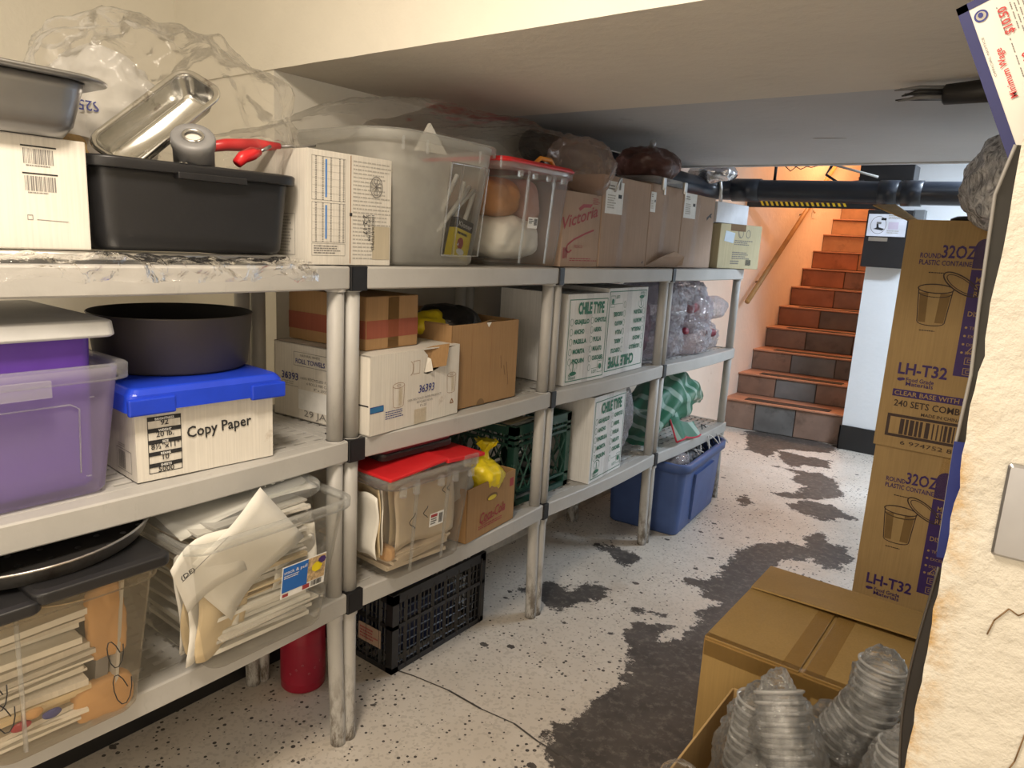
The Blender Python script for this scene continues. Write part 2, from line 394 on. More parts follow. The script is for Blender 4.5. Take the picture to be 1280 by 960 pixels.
def floor_material():
    m, nt, out = _new('peeling_floor')
    L = nt.links.new
    b = nt.nodes.new('ShaderNodeBsdfPrincipled')
    v = _coords(nt, world=True)
    at = nt.nodes.new('ShaderNodeAttribute'); at.attribute_name = 'peel'
    n1 = _noise(nt, v, 11, 10, .74); n2 = _noise(nt, v, 46, 6, .7)
    def math_(op, a, c):
        k = nt.nodes.new('ShaderNodeMath'); k.operation = op
        for s, x in ((k.inputs[0], a), (k.inputs[1], c)):
            if hasattr(x, 'is_linked'): L(x, s)
            else: s.default_value = x
        return k.outputs[0]
    d = math_('ADD', at.outputs['Fac'], math_('MULTIPLY', math_('SUBTRACT', n1, .5), .22))
    d = math_('ADD', d, math_('MULTIPLY', math_('SUBTRACT', n2, .5), .07))
    peel = _ramp(nt, math_('ADD', d, .5), .498, (0, 0, 0), .503, (1, 1, 1))
    # small chips and specks in the paint
    vo = nt.nodes.new('ShaderNodeTexVoronoi'); vo.inputs['Scale'].default_value = 62; L(v, vo.inputs['Vector'])
    sepc = nt.nodes.new('ShaderNodeSeparateColor'); L(vo.outputs['Color'], sepc.inputs[0])
    dens = _noise(nt, v, 1.7, 3)
    chip = math_('LESS_THAN', vo.outputs['Distance'], math_('MULTIPLY', math_('SUBTRACT', math_('ADD', sepc.outputs[0], math_('MULTIPLY', dens, .9)), .90), .62))
    vo2 = nt.nodes.new('ShaderNodeTexVoronoi'); vo2.inputs['Scale'].default_value = 14; L(_coords(nt, (1, 1.3, 1), world=True), vo2.inputs['Vector'])
    sep2 = nt.nodes.new('ShaderNodeSeparateColor'); L(vo2.outputs['Color'], sep2.inputs[0])
    dd = math_('ADD', vo2.outputs['Distance'], math_('MULTIPLY', math_('SUBTRACT', n2, .5), .5))
    chip2 = math_('LESS_THAN', dd, math_('MULTIPLY', math_('SUBTRACT', sep2.outputs[1], .80), 1.3))
    bare = math_('MAXIMUM', math_('MAXIMUM', chip, chip2), peel)
    paint = _ramp(nt, _noise(nt, v, 2.1, 6, .6), .3, (.53, .475, .41), .7, (.66, .61, .545))
    fl = nt.nodes.new('ShaderNodeTexVoronoi'); fl.inputs['Scale'].default_value = 120; L(v, fl.inputs['Vector'])
    sp3 = nt.nodes.new('ShaderNodeSeparateColor'); L(fl.outputs['Color'], sp3.inputs[0])
    paint = _mix(nt, math_('MULTIPLY', math_('GREATER_THAN', sp3.outputs[0], .8), .5), paint, (.42, .38, .33))
    grime = _ramp(nt, _noise(nt, v, 3.3, 7, .7), .56, (0, 0, 0), .78, (1, 1, 1))
    paint = _mix(nt, math_('MULTIPLY', grime, .55), paint, (.34, .27, .2))
    conc = _ramp(nt, _noise(nt, v, 7, 5, .6), .3, (.04, .035, .032), .7, (.085, .074, .066))
    conc = _mix(nt, _ramp(nt, _noise(nt, v, 34, 6, .7), .5, (0, 0, 0), .68, (.75, .75, .75)), conc, (.175, .155, .138))
    c = _mix(nt, bare, paint, conc)
    L(c, b.inputs['Base Color'])
    rg = nt.nodes.new('ShaderNodeMapRange'); L(bare, rg.inputs['Value']); rg.inputs['To Min'].default_value = .42; rg.inputs['To Max'].default_value = .62
    L(rg.outputs[0], b.inputs['Roughness'])
    hgt = math_('ADD', math_('MULTIPLY', bare, -.6), math_('MULTIPLY', _noise(nt, v, 60, 3), .3))
    L(_bump(nt, hgt, .35, .006), b.inputs['Normal'])
    L(b.outputs[0], out.inputs[0]); return m
X0, X1, Y0, Y1, ST = -2.65, 1.3, -1.7, 6.3, .025
nx, ny = int((X1-X0)/ST), int((Y1-Y0)/ST)
gx, gy = np.meshgrid(np.linspace(X0, X1, nx+1), np.linspace(Y0, Y1, ny+1))
def sdf(poly, px, py):
    P = np.array(poly); d = np.full(px.shape, 1e9); ins = np.zeros(px.shape, bool)
    for i in range(len(P)):
        a = P[i]; c = P[(i+1) % len(P)]; e = c-a
        t = np.clip(((px-a[0])*e[0]+(py-a[1])*e[1])/(e@e), 0, 1)
        d = np.minimum(d, np.hypot(px-a[0]-t*e[0], py-a[1]-t*e[1]))
        if a[1] != c[1]:
            ins ^= ((a[1] > py) != (c[1] > py)) & (px < (c[0]-a[0])*(py-a[1])/(c[1]-a[1])+a[0])
    return np.where(ins, d, -d)
peel = np.full(gx.shape, -1e9)
for poly in PEEL: peel = np.maximum(peel, sdf(poly, gx, gy))
peel = np.clip(peel, -.3, .3)*.9
fm = MB()
fm.v = [(float(a), float(b), 0.) for a, b in zip(gx.ravel(), gy.ravel())]
fm.mi(floor_material())
for j in range(ny):
    for i in range(nx):
        k = j*(nx+1)+i; fm.f.append((k, k+1, k+nx+2, k+nx+1))
fm.m = [0]*len(fm.f); fm.sm = [False]*len(fm.f)
fo = struct('floor', fm)
at = fo.data.attributes.new('peel', 'FLOAT', 'POINT'); at.data.foreach_set('value', peel.ravel().astype(np.float32))
# hairline crack across the slab
ck = MB(); cp = [(-1.62, 1.53), (-1.5, 1.56), (-1.36, 1.58), (-1.22, 1.578), (-1.1, 1.592), (-1.0, 1.575), (-.91, 1.572), (-.84, 1.555), (-.74, 1.56)]
for a, b_ in zip(cp, cp[1:]):
    d = Vector((b_[0]-a[0], b_[1]-a[1])).normalized(); w = rnd.uniform(.002, .0045)
    ck.poly([(a[0]+d.y*w, a[1]-d.x*w, .0012), (b_[0]+d.y*w, b_[1]-d.x*w, .0012), (b_[0]-d.y*w, b_[1]+d.x*w, .0012), (a[0]-d.y*w, a[1]+d.x*w, .0012)], M_panblk)
struct('floor_crack', ck)

# ---------------------------------------------------------------- shell
WX = -2.0
wl = MB()
wl.box((WX-.1, 1.39, 0), (WX, 4.32, 2.5), M_wall)
wl.box((-2.66, -1.7, 0), (-2.56, 1.5, 2.5), M_wall)
wl.box((-2.66, 1.392, 0), (WX-.05, 1.5, 2.5), M_wall)
struct('wall_left', wl)
ws = MB(); ws.box((-2.2, 4.32, 0), (-2.08, 10.2, 5), M_stairwall); struct('wall_stair', ws)
wb = MB(); wb.box((-1.137, 5.87, 0), (1.3, 6.0, 2.5), M_farwall)
wb.box((-1.137, 6.0, 0), (-1.02, 10.2, 5), M_stairwall)
wb.box((-2.2, 10.1, 0), (-1.0, 10.2, 5), M_stairwall)
struct('wall_back', wb)
wr = MB(); wr.box((1.2, -1.7, 0), (1.3, 6, 2.5), M_wall); struct('wall_right', wr)
wf = MB(); wf.box((-2.66, -1.8, 0), (1.3, -1.7, 2.5), M_wall); struct('wall_front', wf)
c1 = MB(); c1.box((-2.66, -1.8, 2.45), (1.3, 1.385, 2.55), M_wall)
c1.box((-2.1, 4.3, 2.3), (1.3, 5.9, 2.5), M_farwall)
c1.box((-2.2, 5.9, 4.6), (-1, 10.2, 4.7), M_stairwall)
struct('ceiling', c1)
b1 = MB()
# dropped slab nearest the camera: slightly uneven front arris
n = 60; front_lo = []; front_hi = []; back_lo = []
for i in range(n+1):
    x = -2.6+3.85*i/n; w = .006*noise.noise(Vector((x*7, 0, 3)))+.003*noise.noise(Vector((x*31, 0, 3)))
    front_lo.append((x, 1.385+w, 1.92+w*.6)); front_hi.append((x, 1.385, 2.5)); back_lo.append((x, 2.325, 1.925))
b1.loft([front_hi, front_lo], M_wall, True, False)
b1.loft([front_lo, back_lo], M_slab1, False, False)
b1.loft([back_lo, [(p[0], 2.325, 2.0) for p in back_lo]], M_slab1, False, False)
struct('ceiling_soffit', b1)
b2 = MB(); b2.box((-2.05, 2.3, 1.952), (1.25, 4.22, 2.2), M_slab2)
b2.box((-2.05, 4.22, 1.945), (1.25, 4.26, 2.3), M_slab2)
struct('ceiling_soffit_far', b2)
# near end of the right-hand wall (door jamb), rough plaster
jm = MB(); ny_, nx_ = 120, 24
def jamb_pt(u, v):
    z = v*2.45; x = -.054+u*1.3
    if u == 0: x += .006*noise.noise(Vector((z*9, 5, 1)))+.004*noise.noise(Vector((z*30, 2, 1)))
    return (x, 1.0+.002*noise.noise(Vector((x*8, z*8, 0))), z)
def jamb_material():
    m = plaster('rough_cream_plaster', (.68, .645, .565), .75, 13, None)
    nt = m.node_tree; b = [x for x in nt.nodes if x.type == 'BSDF_PRINCIPLED'][0]
    old = b.inputs['Base Color'].links[0].from_socket
    v = _coords(nt, world=True)
    g = nt.nodes.new('ShaderNodeNewGeometry'); sx = nt.nodes.new('ShaderNodeSeparateXYZ'); nt.links.new(g.outputs['Position'], sx.inputs[0])
    mr = nt.nodes.new('ShaderNodeMapRange'); mr.inputs['From Min'].default_value = -.02; mr.inputs['From Max'].default_value = -.057
    nt.links.new(sx.outputs['X'], mr.inputs['Value'])
    mz = nt.nodes.new('ShaderNodeMapRange'); mz.inputs['From Min'].default_value = 1.32; mz.inputs['From Max'].default_value = 1.18
    nt.links.new(sx.outputs['Z'], mz.inputs['Value'])
    st = _ramp(nt, _noise(nt, v, 22, 7, .7), .42, (0, 0, 0), .62, (1, 1, 1))
    k = nt.nodes.new('ShaderNodeMath'); k.operation = 'MULTIPLY'; nt.links.new(st, k.inputs[0]); nt.links.new(mr.outputs[0], k.inputs[1])
    k2 = nt.nodes.new('ShaderNodeMath'); k2.operation = 'MULTIPLY'; nt.links.new(k.outputs[0], k2.inputs[0]); nt.links.new(mz.outputs[0], k2.inputs[1])
    c = _mix(nt, k2.outputs[0], old, (.5, .3, .09))
    nt.links.new(c, b.inputs['Base Color']); return m
M_jamb = jamb_material()
jm.grid(nx_, ny_, jamb_pt, M_jamb)
jm.grid(2, ny_, lambda u, v: ((lambda p: (p[0], p[1]+.13*(1-u), p[2]))(jamb_pt(0, v))), M_jamb)
jm.box((-.05, 1.12, 0), (1.25, 1.13, 2.45), M_jamb)
for pts in ([(.045, 1.06), (.03, 1.045), (.02, 1.05), (.008, 1.03), (.004, 1.01)], [(.07, .93), (.06, .9), (.056, .86), (.05, .84), (.051, .8)]):
    for a, b_ in zip(pts, pts[1:]):
        jm.tube([(a[0], .9985, a[1]), (b_[0], .9985, b_[1])], .0009, M_inside, 5)
struct('wall_jamb', jm)

# baseboards
bb = MB(); bb.box((-2.56, -.6, 0), (-1.9, 1.385, .2), M_blackbase); bb.box((WX, 1.385, 0), (-1.9, 1.9, .2), M_blackbase); struct('baseboard_left', bb, bevel=.004)
bb = MB()
bb.box((WX, 1.9, 0), (-1.915, 4.3, .055), M_plank); bb.box((WX, 1.9, .058), (-1.93, 4.3, .1), M_plank); bb.box((WX, 1.9, .1), (-1.965, 4.3, .18), M_plank)
struct('trim_planks', bb, bevel=.003)
bb = MB(); bb.box((-1.15, 5.855, 0), (1.2, 5.87, .19), M_blackbase); bb.box((-1.15, 5.855, 0), (-1.137, 6.05, .19), M_blackbase); struct('baseboard_back', bb, bevel=.003)

# ---------------------------------------------------------------- tiled stairs
T = {}
for nm, c in (('rust', (.33, .135, .065)), ('brown', (.23, .135, .095)), ('grey', (.15, .15, .15)), ('taupe', (.26, .17, .13)), ('tan', (.36, .2, .11)), ('dark', (.14, .105, .085))):
    T[nm] = flat('tile_'+nm, c, .45, var=.2, vscale=6, dirt=tuple(x*.5 for x in c), dscale=7)
M_tread = flat('tread_tile', (.42, .2, .12), .5, var=.18); M_grout = flat('grout', (.07, .05, .04), .9)
M_strip = flat('rubber_strip', (.035, .022, .018), .8, bump=.2)
st = MB(); strips = MB()
XL, XR, SK = -2.08, -1.135, .135
rows = [(.28, .61, 'taupe', 'grey', 'taupe'), (.33, .67, 'brown', 'grey', 'brown'), (.35, .73, 'brown', 'grey', 'dark'), (.37, .78, 'taupe', 'dark', 'brown'), (.39, .83, 'rust', 'dark', 'rust'),
        (.42, .86, 'rust', 'brown', 'rust'), (.42, .8, 'rust', 'brown', 'rust'), (.46, .9, 'rust', 'tan', 'tan'), (.46, .9, 'tan', 'tan', 'rust'), (.5, .9, 'tan', 'tan', 'rust'), (.5, .9, 'tan', 'rust', 'rust'), (.5, .9, 'tan', 'rust', 'tan'), (.5, .9, 'tan', 'rust', 'tan')]
z = 0
for k, (s1, s2, a, b_, c) in enumerate(rows):
    zt = .246+.182*k; y = 5.835+.312*k
    Y = lambda x: y+SK*(x-XL)/(XR-XL)
    def slab(xa, xb, z0, z1, d, mat):
        st.box((0, 0, 0), (1, 1, 1), mat, M=Matrix(((xb-xa, 0, 0, xa), (SK*(xb-xa)/(XR-XL), d, 0, Y(xa)), (0, 0, z1-z0, z0), (0, 0, 0, 1))))
    slab(XL, XR, z, zt-.012, .4, M_grout)
    for xa, xb, mt in ((0, s1, a), (s1, s2, b_), (s2, 1, c)):
        xa, xb = XL+xa*(XR-XL)+.004, XL+xb*(XR-XL)-.004
        y -= .006; slab(xa, xb, z+.004, zt-.018, .01, T[mt]); y += .006
    y -= .022; slab(XL, XR, zt-.014, zt, .36, M_tread)
    y += .05
    xa, xb = XL+.17*(XR-XL), XL+.86*(XR-XL)
    strips.box((0, 0, 0), (1, 1, 1), M_strip, M=Matrix(((xb-xa, 0, 0, xa), (SK*(xb-xa)/(XR-XL), .1, 0, Y(xa)), (0, 0, .004, zt), (0, 0, 0, 1))))
    y -= .028; z = zt
so = struct('stairs', st, bevel=.003)
strips.build('tread_strips', so)

# ---------------------------------------------------------------- lamps
def area(name, loc, size, power, col, look=None, sy=None, spread=None):
    l = bpy.data.lights.new(name, 'AREA'); l.energy = power; l.color = col; l.size = size
    if sy: l.shape = 'RECTANGLE'; l.size_y = sy
    if spread: l.spread = spread
    o = bpy.data.objects.new(name, l); COL.objects.link(o); o.location = loc
    d = Vector(look)-Vector(loc) if look else Vector((0, 0, -1))
    o.rotation_euler = d.to_track_quat('-Z', 'Y').to_euler(); return o
def point(name, loc, power, col, r=.08):
    l = bpy.data.lights.new(name, 'POINT'); l.energy = power; l.color = col; l.shadow_soft_size = r
    o = bpy.data.objects.new(name, l); COL.objects.link(o); o.location = loc; return o
area('room_lamp', (-.72, .25, 2.4), .34, 30, (1, .86, .69), sy=.34)
area('bounce_fill', (.2, -1.45, 1.35), 1.5, 19, (1, .87, .72), look=(-.6, 2, 1.9))  # added fill behind the camera, stands in for light bounced off the room
area('corridor_lamp', (.15, 4.75, 2.24), .9, 58, (.74, .86, 1), sy=.25)
point('stair_lamp', (-1.62, 7.9, 3.3), 95, (1, .58, .3), .12)
w = bpy.data.worlds.new('world'); scene.world = w; w.use_nodes = True
w.node_tree.nodes['Background'].inputs[0].default_value = (1, .95, .88, 1); w.node_tree.nodes['Background'].inputs[1].default_value = .06
scene.view_settings.view_transform = 'Standard'; scene.view_settings.look = 'None'; scene.view_settings.exposure = .2
scene.cycles.transparent_max_bounces = 32; scene.cycles.max_bounces = 10
scene.cycles.use_denoising = True

# ---------------------------------------------------------------- shelving units
S1, S2, S3 = 1.366, .912, .472
def sthing(name, label, cat, X, Y, Z, turn=0, group=None): return thing(name, label, cat, (X, Y, Z), 90+turn, group)
UW, UD = .95, .465
def deck_mb(bow):
    mb = MB(); n = 24
    def prof(x, y, sgn=1):
        return [(x, y, 0), (x, y, -.056), (x, y+.02, -.056), (x, y+.02, -.006)]
    # bowed front lip
    rings = []
    for i in range(n+1):
        t = i/n; b = -bow*(1-(2*t-1)**2)
        rings.append([(t*UW, b+.003, .0), (t*UW, b, -.004), (t*UW, b, -.053), (t*UW, b+.003, -.057), (t*UW, b+.016, -.057), (t*UW, .03, -.012), (t*UW, .036, -.004), (t*UW, .03, .0)])
    mb.loft(rings, M_shelf, False, True, True, True)
    mb.box((0, UD-.03, -.057), (UW, UD, 0), M_shelf)
    mb.box((0, 0.01, -.057), (.03, UD, 0), M_shelf); mb.box((UW-.03, 0.01, -.057), (UW, UD, 0), M_shelf)
    for i in range(11):
        y = .036+i*.0375; mb.box((.02, y, -.016), (UW-.02, y+.026, -.001), M_shelf)
    for i in range(14):
        x = .05+i*.063; mb.box((x, .03, -.03), (x+.024, UD-.02, -.0015), M_shelf)
    return mb
def leg_mb(dx, dy):
    mb = MB(); r = .0215
    mb.tube([(dx, dy, 0), (dx*.95, dy*.95, .02), (dx*.12, dy*.12, .40), (0, 0, .44)], [r*1.0, r, r, r], M_shelf, 16)
    mb.tube([(0, 0, .44), (0, 0, .86)], r, M_shelf, 16); mb.tube([(0, 0, .9), (0, 0, 1.312)], r, M_shelf, 16)
    for zz in (.415, .86, 1.31): mb.lathe([(.026, 0), (.0265, .06), (.024, .062)], M_shelf, 16, (0, 0, zz-.02 if zz < .5 else zz-.01))
    return mb
ULAB = ['grey plastic shelving unit nearest the camera, holding the purple bin and the copy paper box',
        'grey plastic shelving unit holding the red-lidded bin and the torn paper-towel carton',
        'grey plastic shelving unit holding the three green-printed white chile cartons',
        'grey plastic shelving unit nearest the stairs, above the blue bin of wires']
for k, y0 in enumerate((.247, 1.2, 2.152, 3.104)):
    t = sthing('shelving_unit', ULAB[k], 'shelving unit', -1.412, y0, 0, 0, 'grey plastic shelving units along the wall')
    for zz in (S1, S2, S3):
        d = deck_mb(.022 if zz == S1 else .016).build('shelf', t, bevel=.0025); d.location = (0, 0, zz-.0025)
    for x, dx in ((.024, 0 if k else -.01), (UW-.024, .016)):
        for y, dy in ((.026, -.004), (UD-.026, .004)):
            l = leg_mb(dx, dy).build('leg', t); l.location = (x, y, 0)
    if k:
        for zz in (S1, S2, S3):
            mb = MB(); mb.box((-.0015, -.0045, -.059), (.052 if k == 1 else .03, .012, .0035), M_black); mb.box((-.0025, -.0045, -.059), (.004, .1, .0035), M_black)
            j = mb.build('corner_joint', t, bevel=.002); j.location = (0, 0, zz-.0045); j['label'] = 'black corner joint'

# ---------------------------------------------------------------- generic boxes and bins
def box_body(mb, w, d, h, mat, top=True, warp=.0015, seed=0):
    mb.box((0, 0, 0), (w, d, h), mat)
def carton_open(mb, w, d, h, mat, inside, t=.004):
    mb.box((0, 0, 0), (w, d, t), mat)
    for a, b in (((0, 0, 0), (w, t, h)), ((0, d-t, 0), (w, d, h)), ((0, 0, 0), (t, d, h)), ((w-t, 0, 0), (w, d, h))): mb.box(a, b, mat)
def bin_shell(mb, w0, d0, w1, d1, h, r, mat, n=8, cx=0, z0=0, steps=6, foot=.01):
    """tapered rounded tub centred in x on cx, front at y = -(d1-d0)/2 at the rim; bottom w0 x d0, rim w1 x d1"""
    rings = []
    for i in range(steps+1):
        t = i/steps; w, d = w0+(w1-w0)*t, d0+(d1-d0)*t; rr = r*(.75+.25*t)
        z = z0+foot+(h-foot)*t
        rings.append(rrect(cx-w/2, d0/2-d/2, cx+w/2, d0/2+d/2, rr, z, n))
    b = rrect(cx-w0/2+foot*.7, foot*.7, cx+w0/2-foot*.7, d0-foot*.7, r*.7, z0, n)
    mb.loft([b]+rings, mat, True, True, True, False)
def bin_rim(mb, w, d, d0, h, r, mat, out=.014, drop=.03, cx=0, n=8, inn=.004):
    def rr(o, z): return rrect(cx-w/2-o, d0/2-d/2-o, cx+w/2+o, d0/2+d/2+o, r+o, z, n)
    mb.loft([rr(.001, h-drop), rr(out, h-drop), rr(out+.001, h-.003), rr(out-.003, h), rr(0, h), rr(-inn, h-.004), rr(-inn, h-drop*.6)], mat, True, True)

# ================================================================ TOP SHELF
# sheet pan under the near boxes
t = MB(); t.box((0, 0, .003), (.86, .40, .006), M_alu)
t.tube([(0, 0, .014), (.86, 0, .014)], .0065, M_alu, 8); t.tube([(0, .4, .014), (.86, .4, .014)], .0065, M_alu, 8); t.tube([(0, 0, .014), (0, .4, .014)], .0065, M_alu, 8); t.tube([(.86, 0, .014), (.86, .4, .014)], .0065, M_alu, 8)
t.box((0, 0, .003), (.86, .003, .014), M_alu)
o = t.build('sheet_pan'); o.location = (-1.44, .17, S1); o.rotation_euler = (0, 0, R(90))
tagit(o, 'flat aluminium sheet pan lying on the top shelf under the barcode box', 'baking tray')
ZT = S1+.021
# barcode box
w, d, h = .5, .33, .199
t = sthing('carton', 'white carton covered in black barcodes, under the steel pan', 'box', -1.482, .122, ZT)
mb = MB(); mb.box((0, 0, 0), (w, d, h), M_carton_w); p = front(mb, w, d, h)
for c, u in enumerate((.155, .285, .395)):
    for r in range(4):
        if c == 2 and r > 1: continue
        v = h-.052-r*.047 if c < 2 else h-.049-r*.047
        bw = .062 if c < 2 else .05
        p.barcode(u, v, u+bw, v+.026, M_greyink, 3+c*5+r); p.rect(u-.003, v+.029, u+bw+.004, v+.0315, M_ink); p.fine(u+.004, v-.005, u+bw-.004, v-.001, 1, M_greyink, seed=r+c*3)
p.frame(.395, .052, .404, .061, .001, M_greyink); p.line(.41, .053, .462, .051, .001, M_greyink)
mb.build('carton_body', t, bevel=.003)
# steel hotel pan
t = sthing('hotel_pan', 'deep stainless steel food pan resting on the barcode carton', 'pan', -1.445, .4, ZT+.2)
mb = MB(); bin_shell(mb, .40, .30, .44, .335, .098, .05, M_steel, 8, 0, 0, 4, .02)
mb.build('pan_body', t, solid=.0015)
mb = MB(); bin_rim(mb, .44, .335, .30, .104, .05, M_steel, .036, .007, 0); mb.build('rim', t)
# bus bin
t = sthing('bus_bin', 'black plastic bus tub filled with pans and tools on the top shelf', 'tub', -1.492, .852, ZT, -5)
mb = MB(); bin_shell(mb, .405, .33, .44, .36, .178, .05, M_black, 8); mb.build('tub_body', t, solid=.003)
mb = MB(); bin_rim(mb, .44, .36, .33, .182, .05, M_black, .016, .022, 0)
mb.box((-.06, -.034, .150), (.09, -.014, .164), M_black)
mb.build('rim', t, bevel=.002)
for sx in (-.055, -.045):
    mb = MB(); mb.box((sx, -.0335, .1815), (sx+.004, -.012, .1835), M_alu); mb.build('rim_scuff', t)
# things in the bus bin
def world_of(tt, p):
    return tt.matrix_basis @ Vector(p)
mb = MB()
Mx = Matrix.Rotation(R(-47), 4, 'Y')
o = None
L, Wd, Hh = .28, .105, .055
bin_shell(mb, L-.03, Wd-.03, L, Wd, Hh, .03, M_chrome, 6); 
t2 = MB(); bin_rim(mb, L, Wd, Wd-.03, Hh+.002, .03, M_chrome, .008, .006, 0, 6)
o = mb.build('loaf_tin', solid=.001)
o.matrix_world = Matrix.Translation((-1.60, .862, 1.622)) @ Matrix.Rotation(R(90), 4, 'Z') @ Matrix.Rotation(R(-41), 4, 'Y') @ Matrix.Rotation(R(38), 4, 'X')
tagit(o, 'worn rust-spotted shiny metal tin propped diagonally in the black tub', 'baking tin')
mb = MB(); M_greycan = flat('grey_can', (.2, .2, .205), .45)
mb.lathe([(.041, 0), (.041, .085), (.044, .087), (.044, .105), (.041, .110), (.022, .110), (.020, .10)], M_greycan, 32, cap0=True)
mb.lathe([(.020, .101), (.012, .103), (.006, .104), (.0005, .104)], M_carton_w, 20)
mb.tube([(.0195*math.cos(R(a)), .0195*math.sin(R(a)), .11) for a in range(0, 361, 20)], .003, M_alu, 6)
o = mb.build('spool'); o.location = (-1.535, .865, 1.545); o.rotation_euler = (R(20), R(38), 0)
tagit(o, 'grey round spool with a hollow centre standing in the black tub', 'spool')
o.data.materials.append(M_yellow)
def handle(loc, rot, l, label, mat):
    mb = MB(); mb.tube([(0, 0, 0), (l*.3, 0, .006), (l*.7, 0, .004), (l, 0, 0)], [.011, .014, .015, .008], mat, 12)
    mb.tube([(l*.98, 0, 0), (l*1.5, 0, 0)], .004, M_steel, 8)
    o = mb.build('tool_handle'); o.location = loc; o.rotation_euler = rot
    return tagit(o, label, 'tool')
handle((-1.50, .945, 1.585), (0, R(-28), R(95)), .07, 'short red tool handle poking out in front of the grey spool', M_red)
handle((-1.62, .93, 1.62), (0, R(-8), R(78)), .19, 'long red tool handle lying under the plastic behind the grey spool', M_red)
handle((-1.66, .86, 1.66), (0, R(20), R(120)), .10, 'dark red tool handle inside the shiny metal tin', M_redp)
mb = MB(); mb.grid(6, 6, lambda u, v: (u*.13, .012*math.sin(u*3), v*.14), M_carton_k)
o = mb.build('kraft_envelope', solid=.002); o.location = (-1.7, .665, 1.535); o.rotation_euler = (R(-12), R(-25), R(95)); tagit(o, 'tan kraft cardboard piece standing behind the rim of the black tub', 'cardboard')
# white bag and its clear outer bag
mb = MB()
M_wbag = clear('white_bag', (.95, .95, .95), .72, .25, .35, (.8, .79, .76), .4, 12)
blob(mb, M_wbag, (0, 0, 0), (.12, .07, .135), 4, .055, 8, 5)
mb.poly([(-.16, -.088, -.04), (-.04, -.096, -.05), (-.05, -.086, .06), (-.15, -.078, .06)], M_wbag); p = Print(mb, (-.045, -.099, .027), (-1, .06, 0), (0, 0, -1)); p.text('S25', 0, 0, .02, M_navy, bold=.01)
o = mb.build('white_bag'); o.location = (-1.80, .79, 1.665); o.rotation_euler = (0, 0, R(90)); tagit(o, 'white plastic bag with blue lettering inside the clear bag', 'bag')
mb = MB()
def sq(p, n):
    p.x += .10*max(0, p.z)*(-1 if p.x < 0 else 0)
    return p
blob(mb, M_film, (0, 0, 0), (.285, .155, .155), 11, .075, 5, 6)
o = mb.build('clear_bag'); o.location = (-1.69, .925, 1.685); o.rotation_euler = (0, R(7), R(88)); tagit(o, 'big crumpled clear plastic bag heaped over the black tub', 'bag')
# taped white carton
w, d, h = .262, .30, .272
t = sthing('carton', 'old white carton with a printed grid, blue lines and 2-2-17 on its end', 'box', -1.452, 1.098, S1, -2)
mb = MB(); mb.box((0, 0, 0), (w, d, h), M_carton_w); p = front(mb, w, d, h)
p.rect(.127, .003, .1295, h-.003, M_brownink); p.rect(.125, .122, .133, .130, M_ink, 1)
for v0, v1 in ((.155, .258), (.055, .150)):
    p.frame(.012, v0, .112, v1, .0008, M_greyink)
    for i in range(1, 6): p.line(.012, v0+(v1-v0)*i/6, .112, v0+(v1-v0)*i/6, .0006, M_paleink)
    for u in (.022, .042, .066, .092, .104):
        for i in range(24): p.rect(u, v0+(v1-v0)*(i+.2)/24, u+.0045, v0+(v1-v0)*(i+.65)/24, M_greyink)
    p.rect(.051, v0+.008, .0555, v1-.006, M_blueink, 1)
p.frame(.012, .022, .112, .052, .0008, M_greyink); p.fine(.018, .026, .106, .048, 4, M_greyink, seed=9)
p.fine(.136, .012, .258, .262, 26, M_paleink, .95, .34, 5)
p.rect(.2, .015, .258, .1, cardboard('stained_carton', (.5, .44, .33)), 1)
p.ring(.21, .2, .021, .027, .002, M_greyink, 2); p.ring(.21, .2, .016, .021, .001, M_greyink, 2)
for a in range(0, 360, 40): p.line(.21, .2, .21+.014*math.cos(R(a)), .2+.018*math.sin(R(a)), .002, M_greyink, 2)
for s, u, hh in (('2-2-17', .168, .013), ('LOT 0101799', .183, .008), ('100COUNT079/25', .196, .008)): p.text(s, u, .128, hh, M_ink, rot=-90, k=3, bold=.008)
q = leftf(mb, w, d, h); q.frame(.16, .02, .25, .12, .001, M_greyink); q.fine(.165, .025, .245, .115, 12, M_paleink, seed=4)
mb.build('carton_body', t, bevel=.004)
# tall milky bin
t = sthing('storage_bin', 'tall milky plastic bin with a clear window, open on the top shelf', 'bin', -1.448, 1.56, S1)
mb = MB(); bin_shell(mb, .40, .37, .50, .45, .352, .12, M_binmilk, 12); mb.build('bin_body', t)
mb = MB(); bin_rim(mb, .50, .45, .37, .355, .12, M_rim, .014, .026); 
for x in (-.21, -.12, .1, .2): mb.box((x, -.056, .30), (x+.006, -.052, .333), M_rim)
mb.build('rim', t)
mb = MB()
def winpt(u, v): # slightly raised window on the sloping front
    z = .03+v*.26; y = -.0005-(.04*z/.352)-.004; return (.0+u*.165, y, z)
mb.grid(4, 4, winpt, M_binwin)
mb.tube([winpt(0, 0), winpt(0, 1), winpt(1, 1), winpt(1, 0), winpt(0, 0)], .003, M_rim, 6); mb.tube([winpt(.3, 0), winpt(.3, 1)], .0035, M_binwin, 6)
mb.build('window', t)
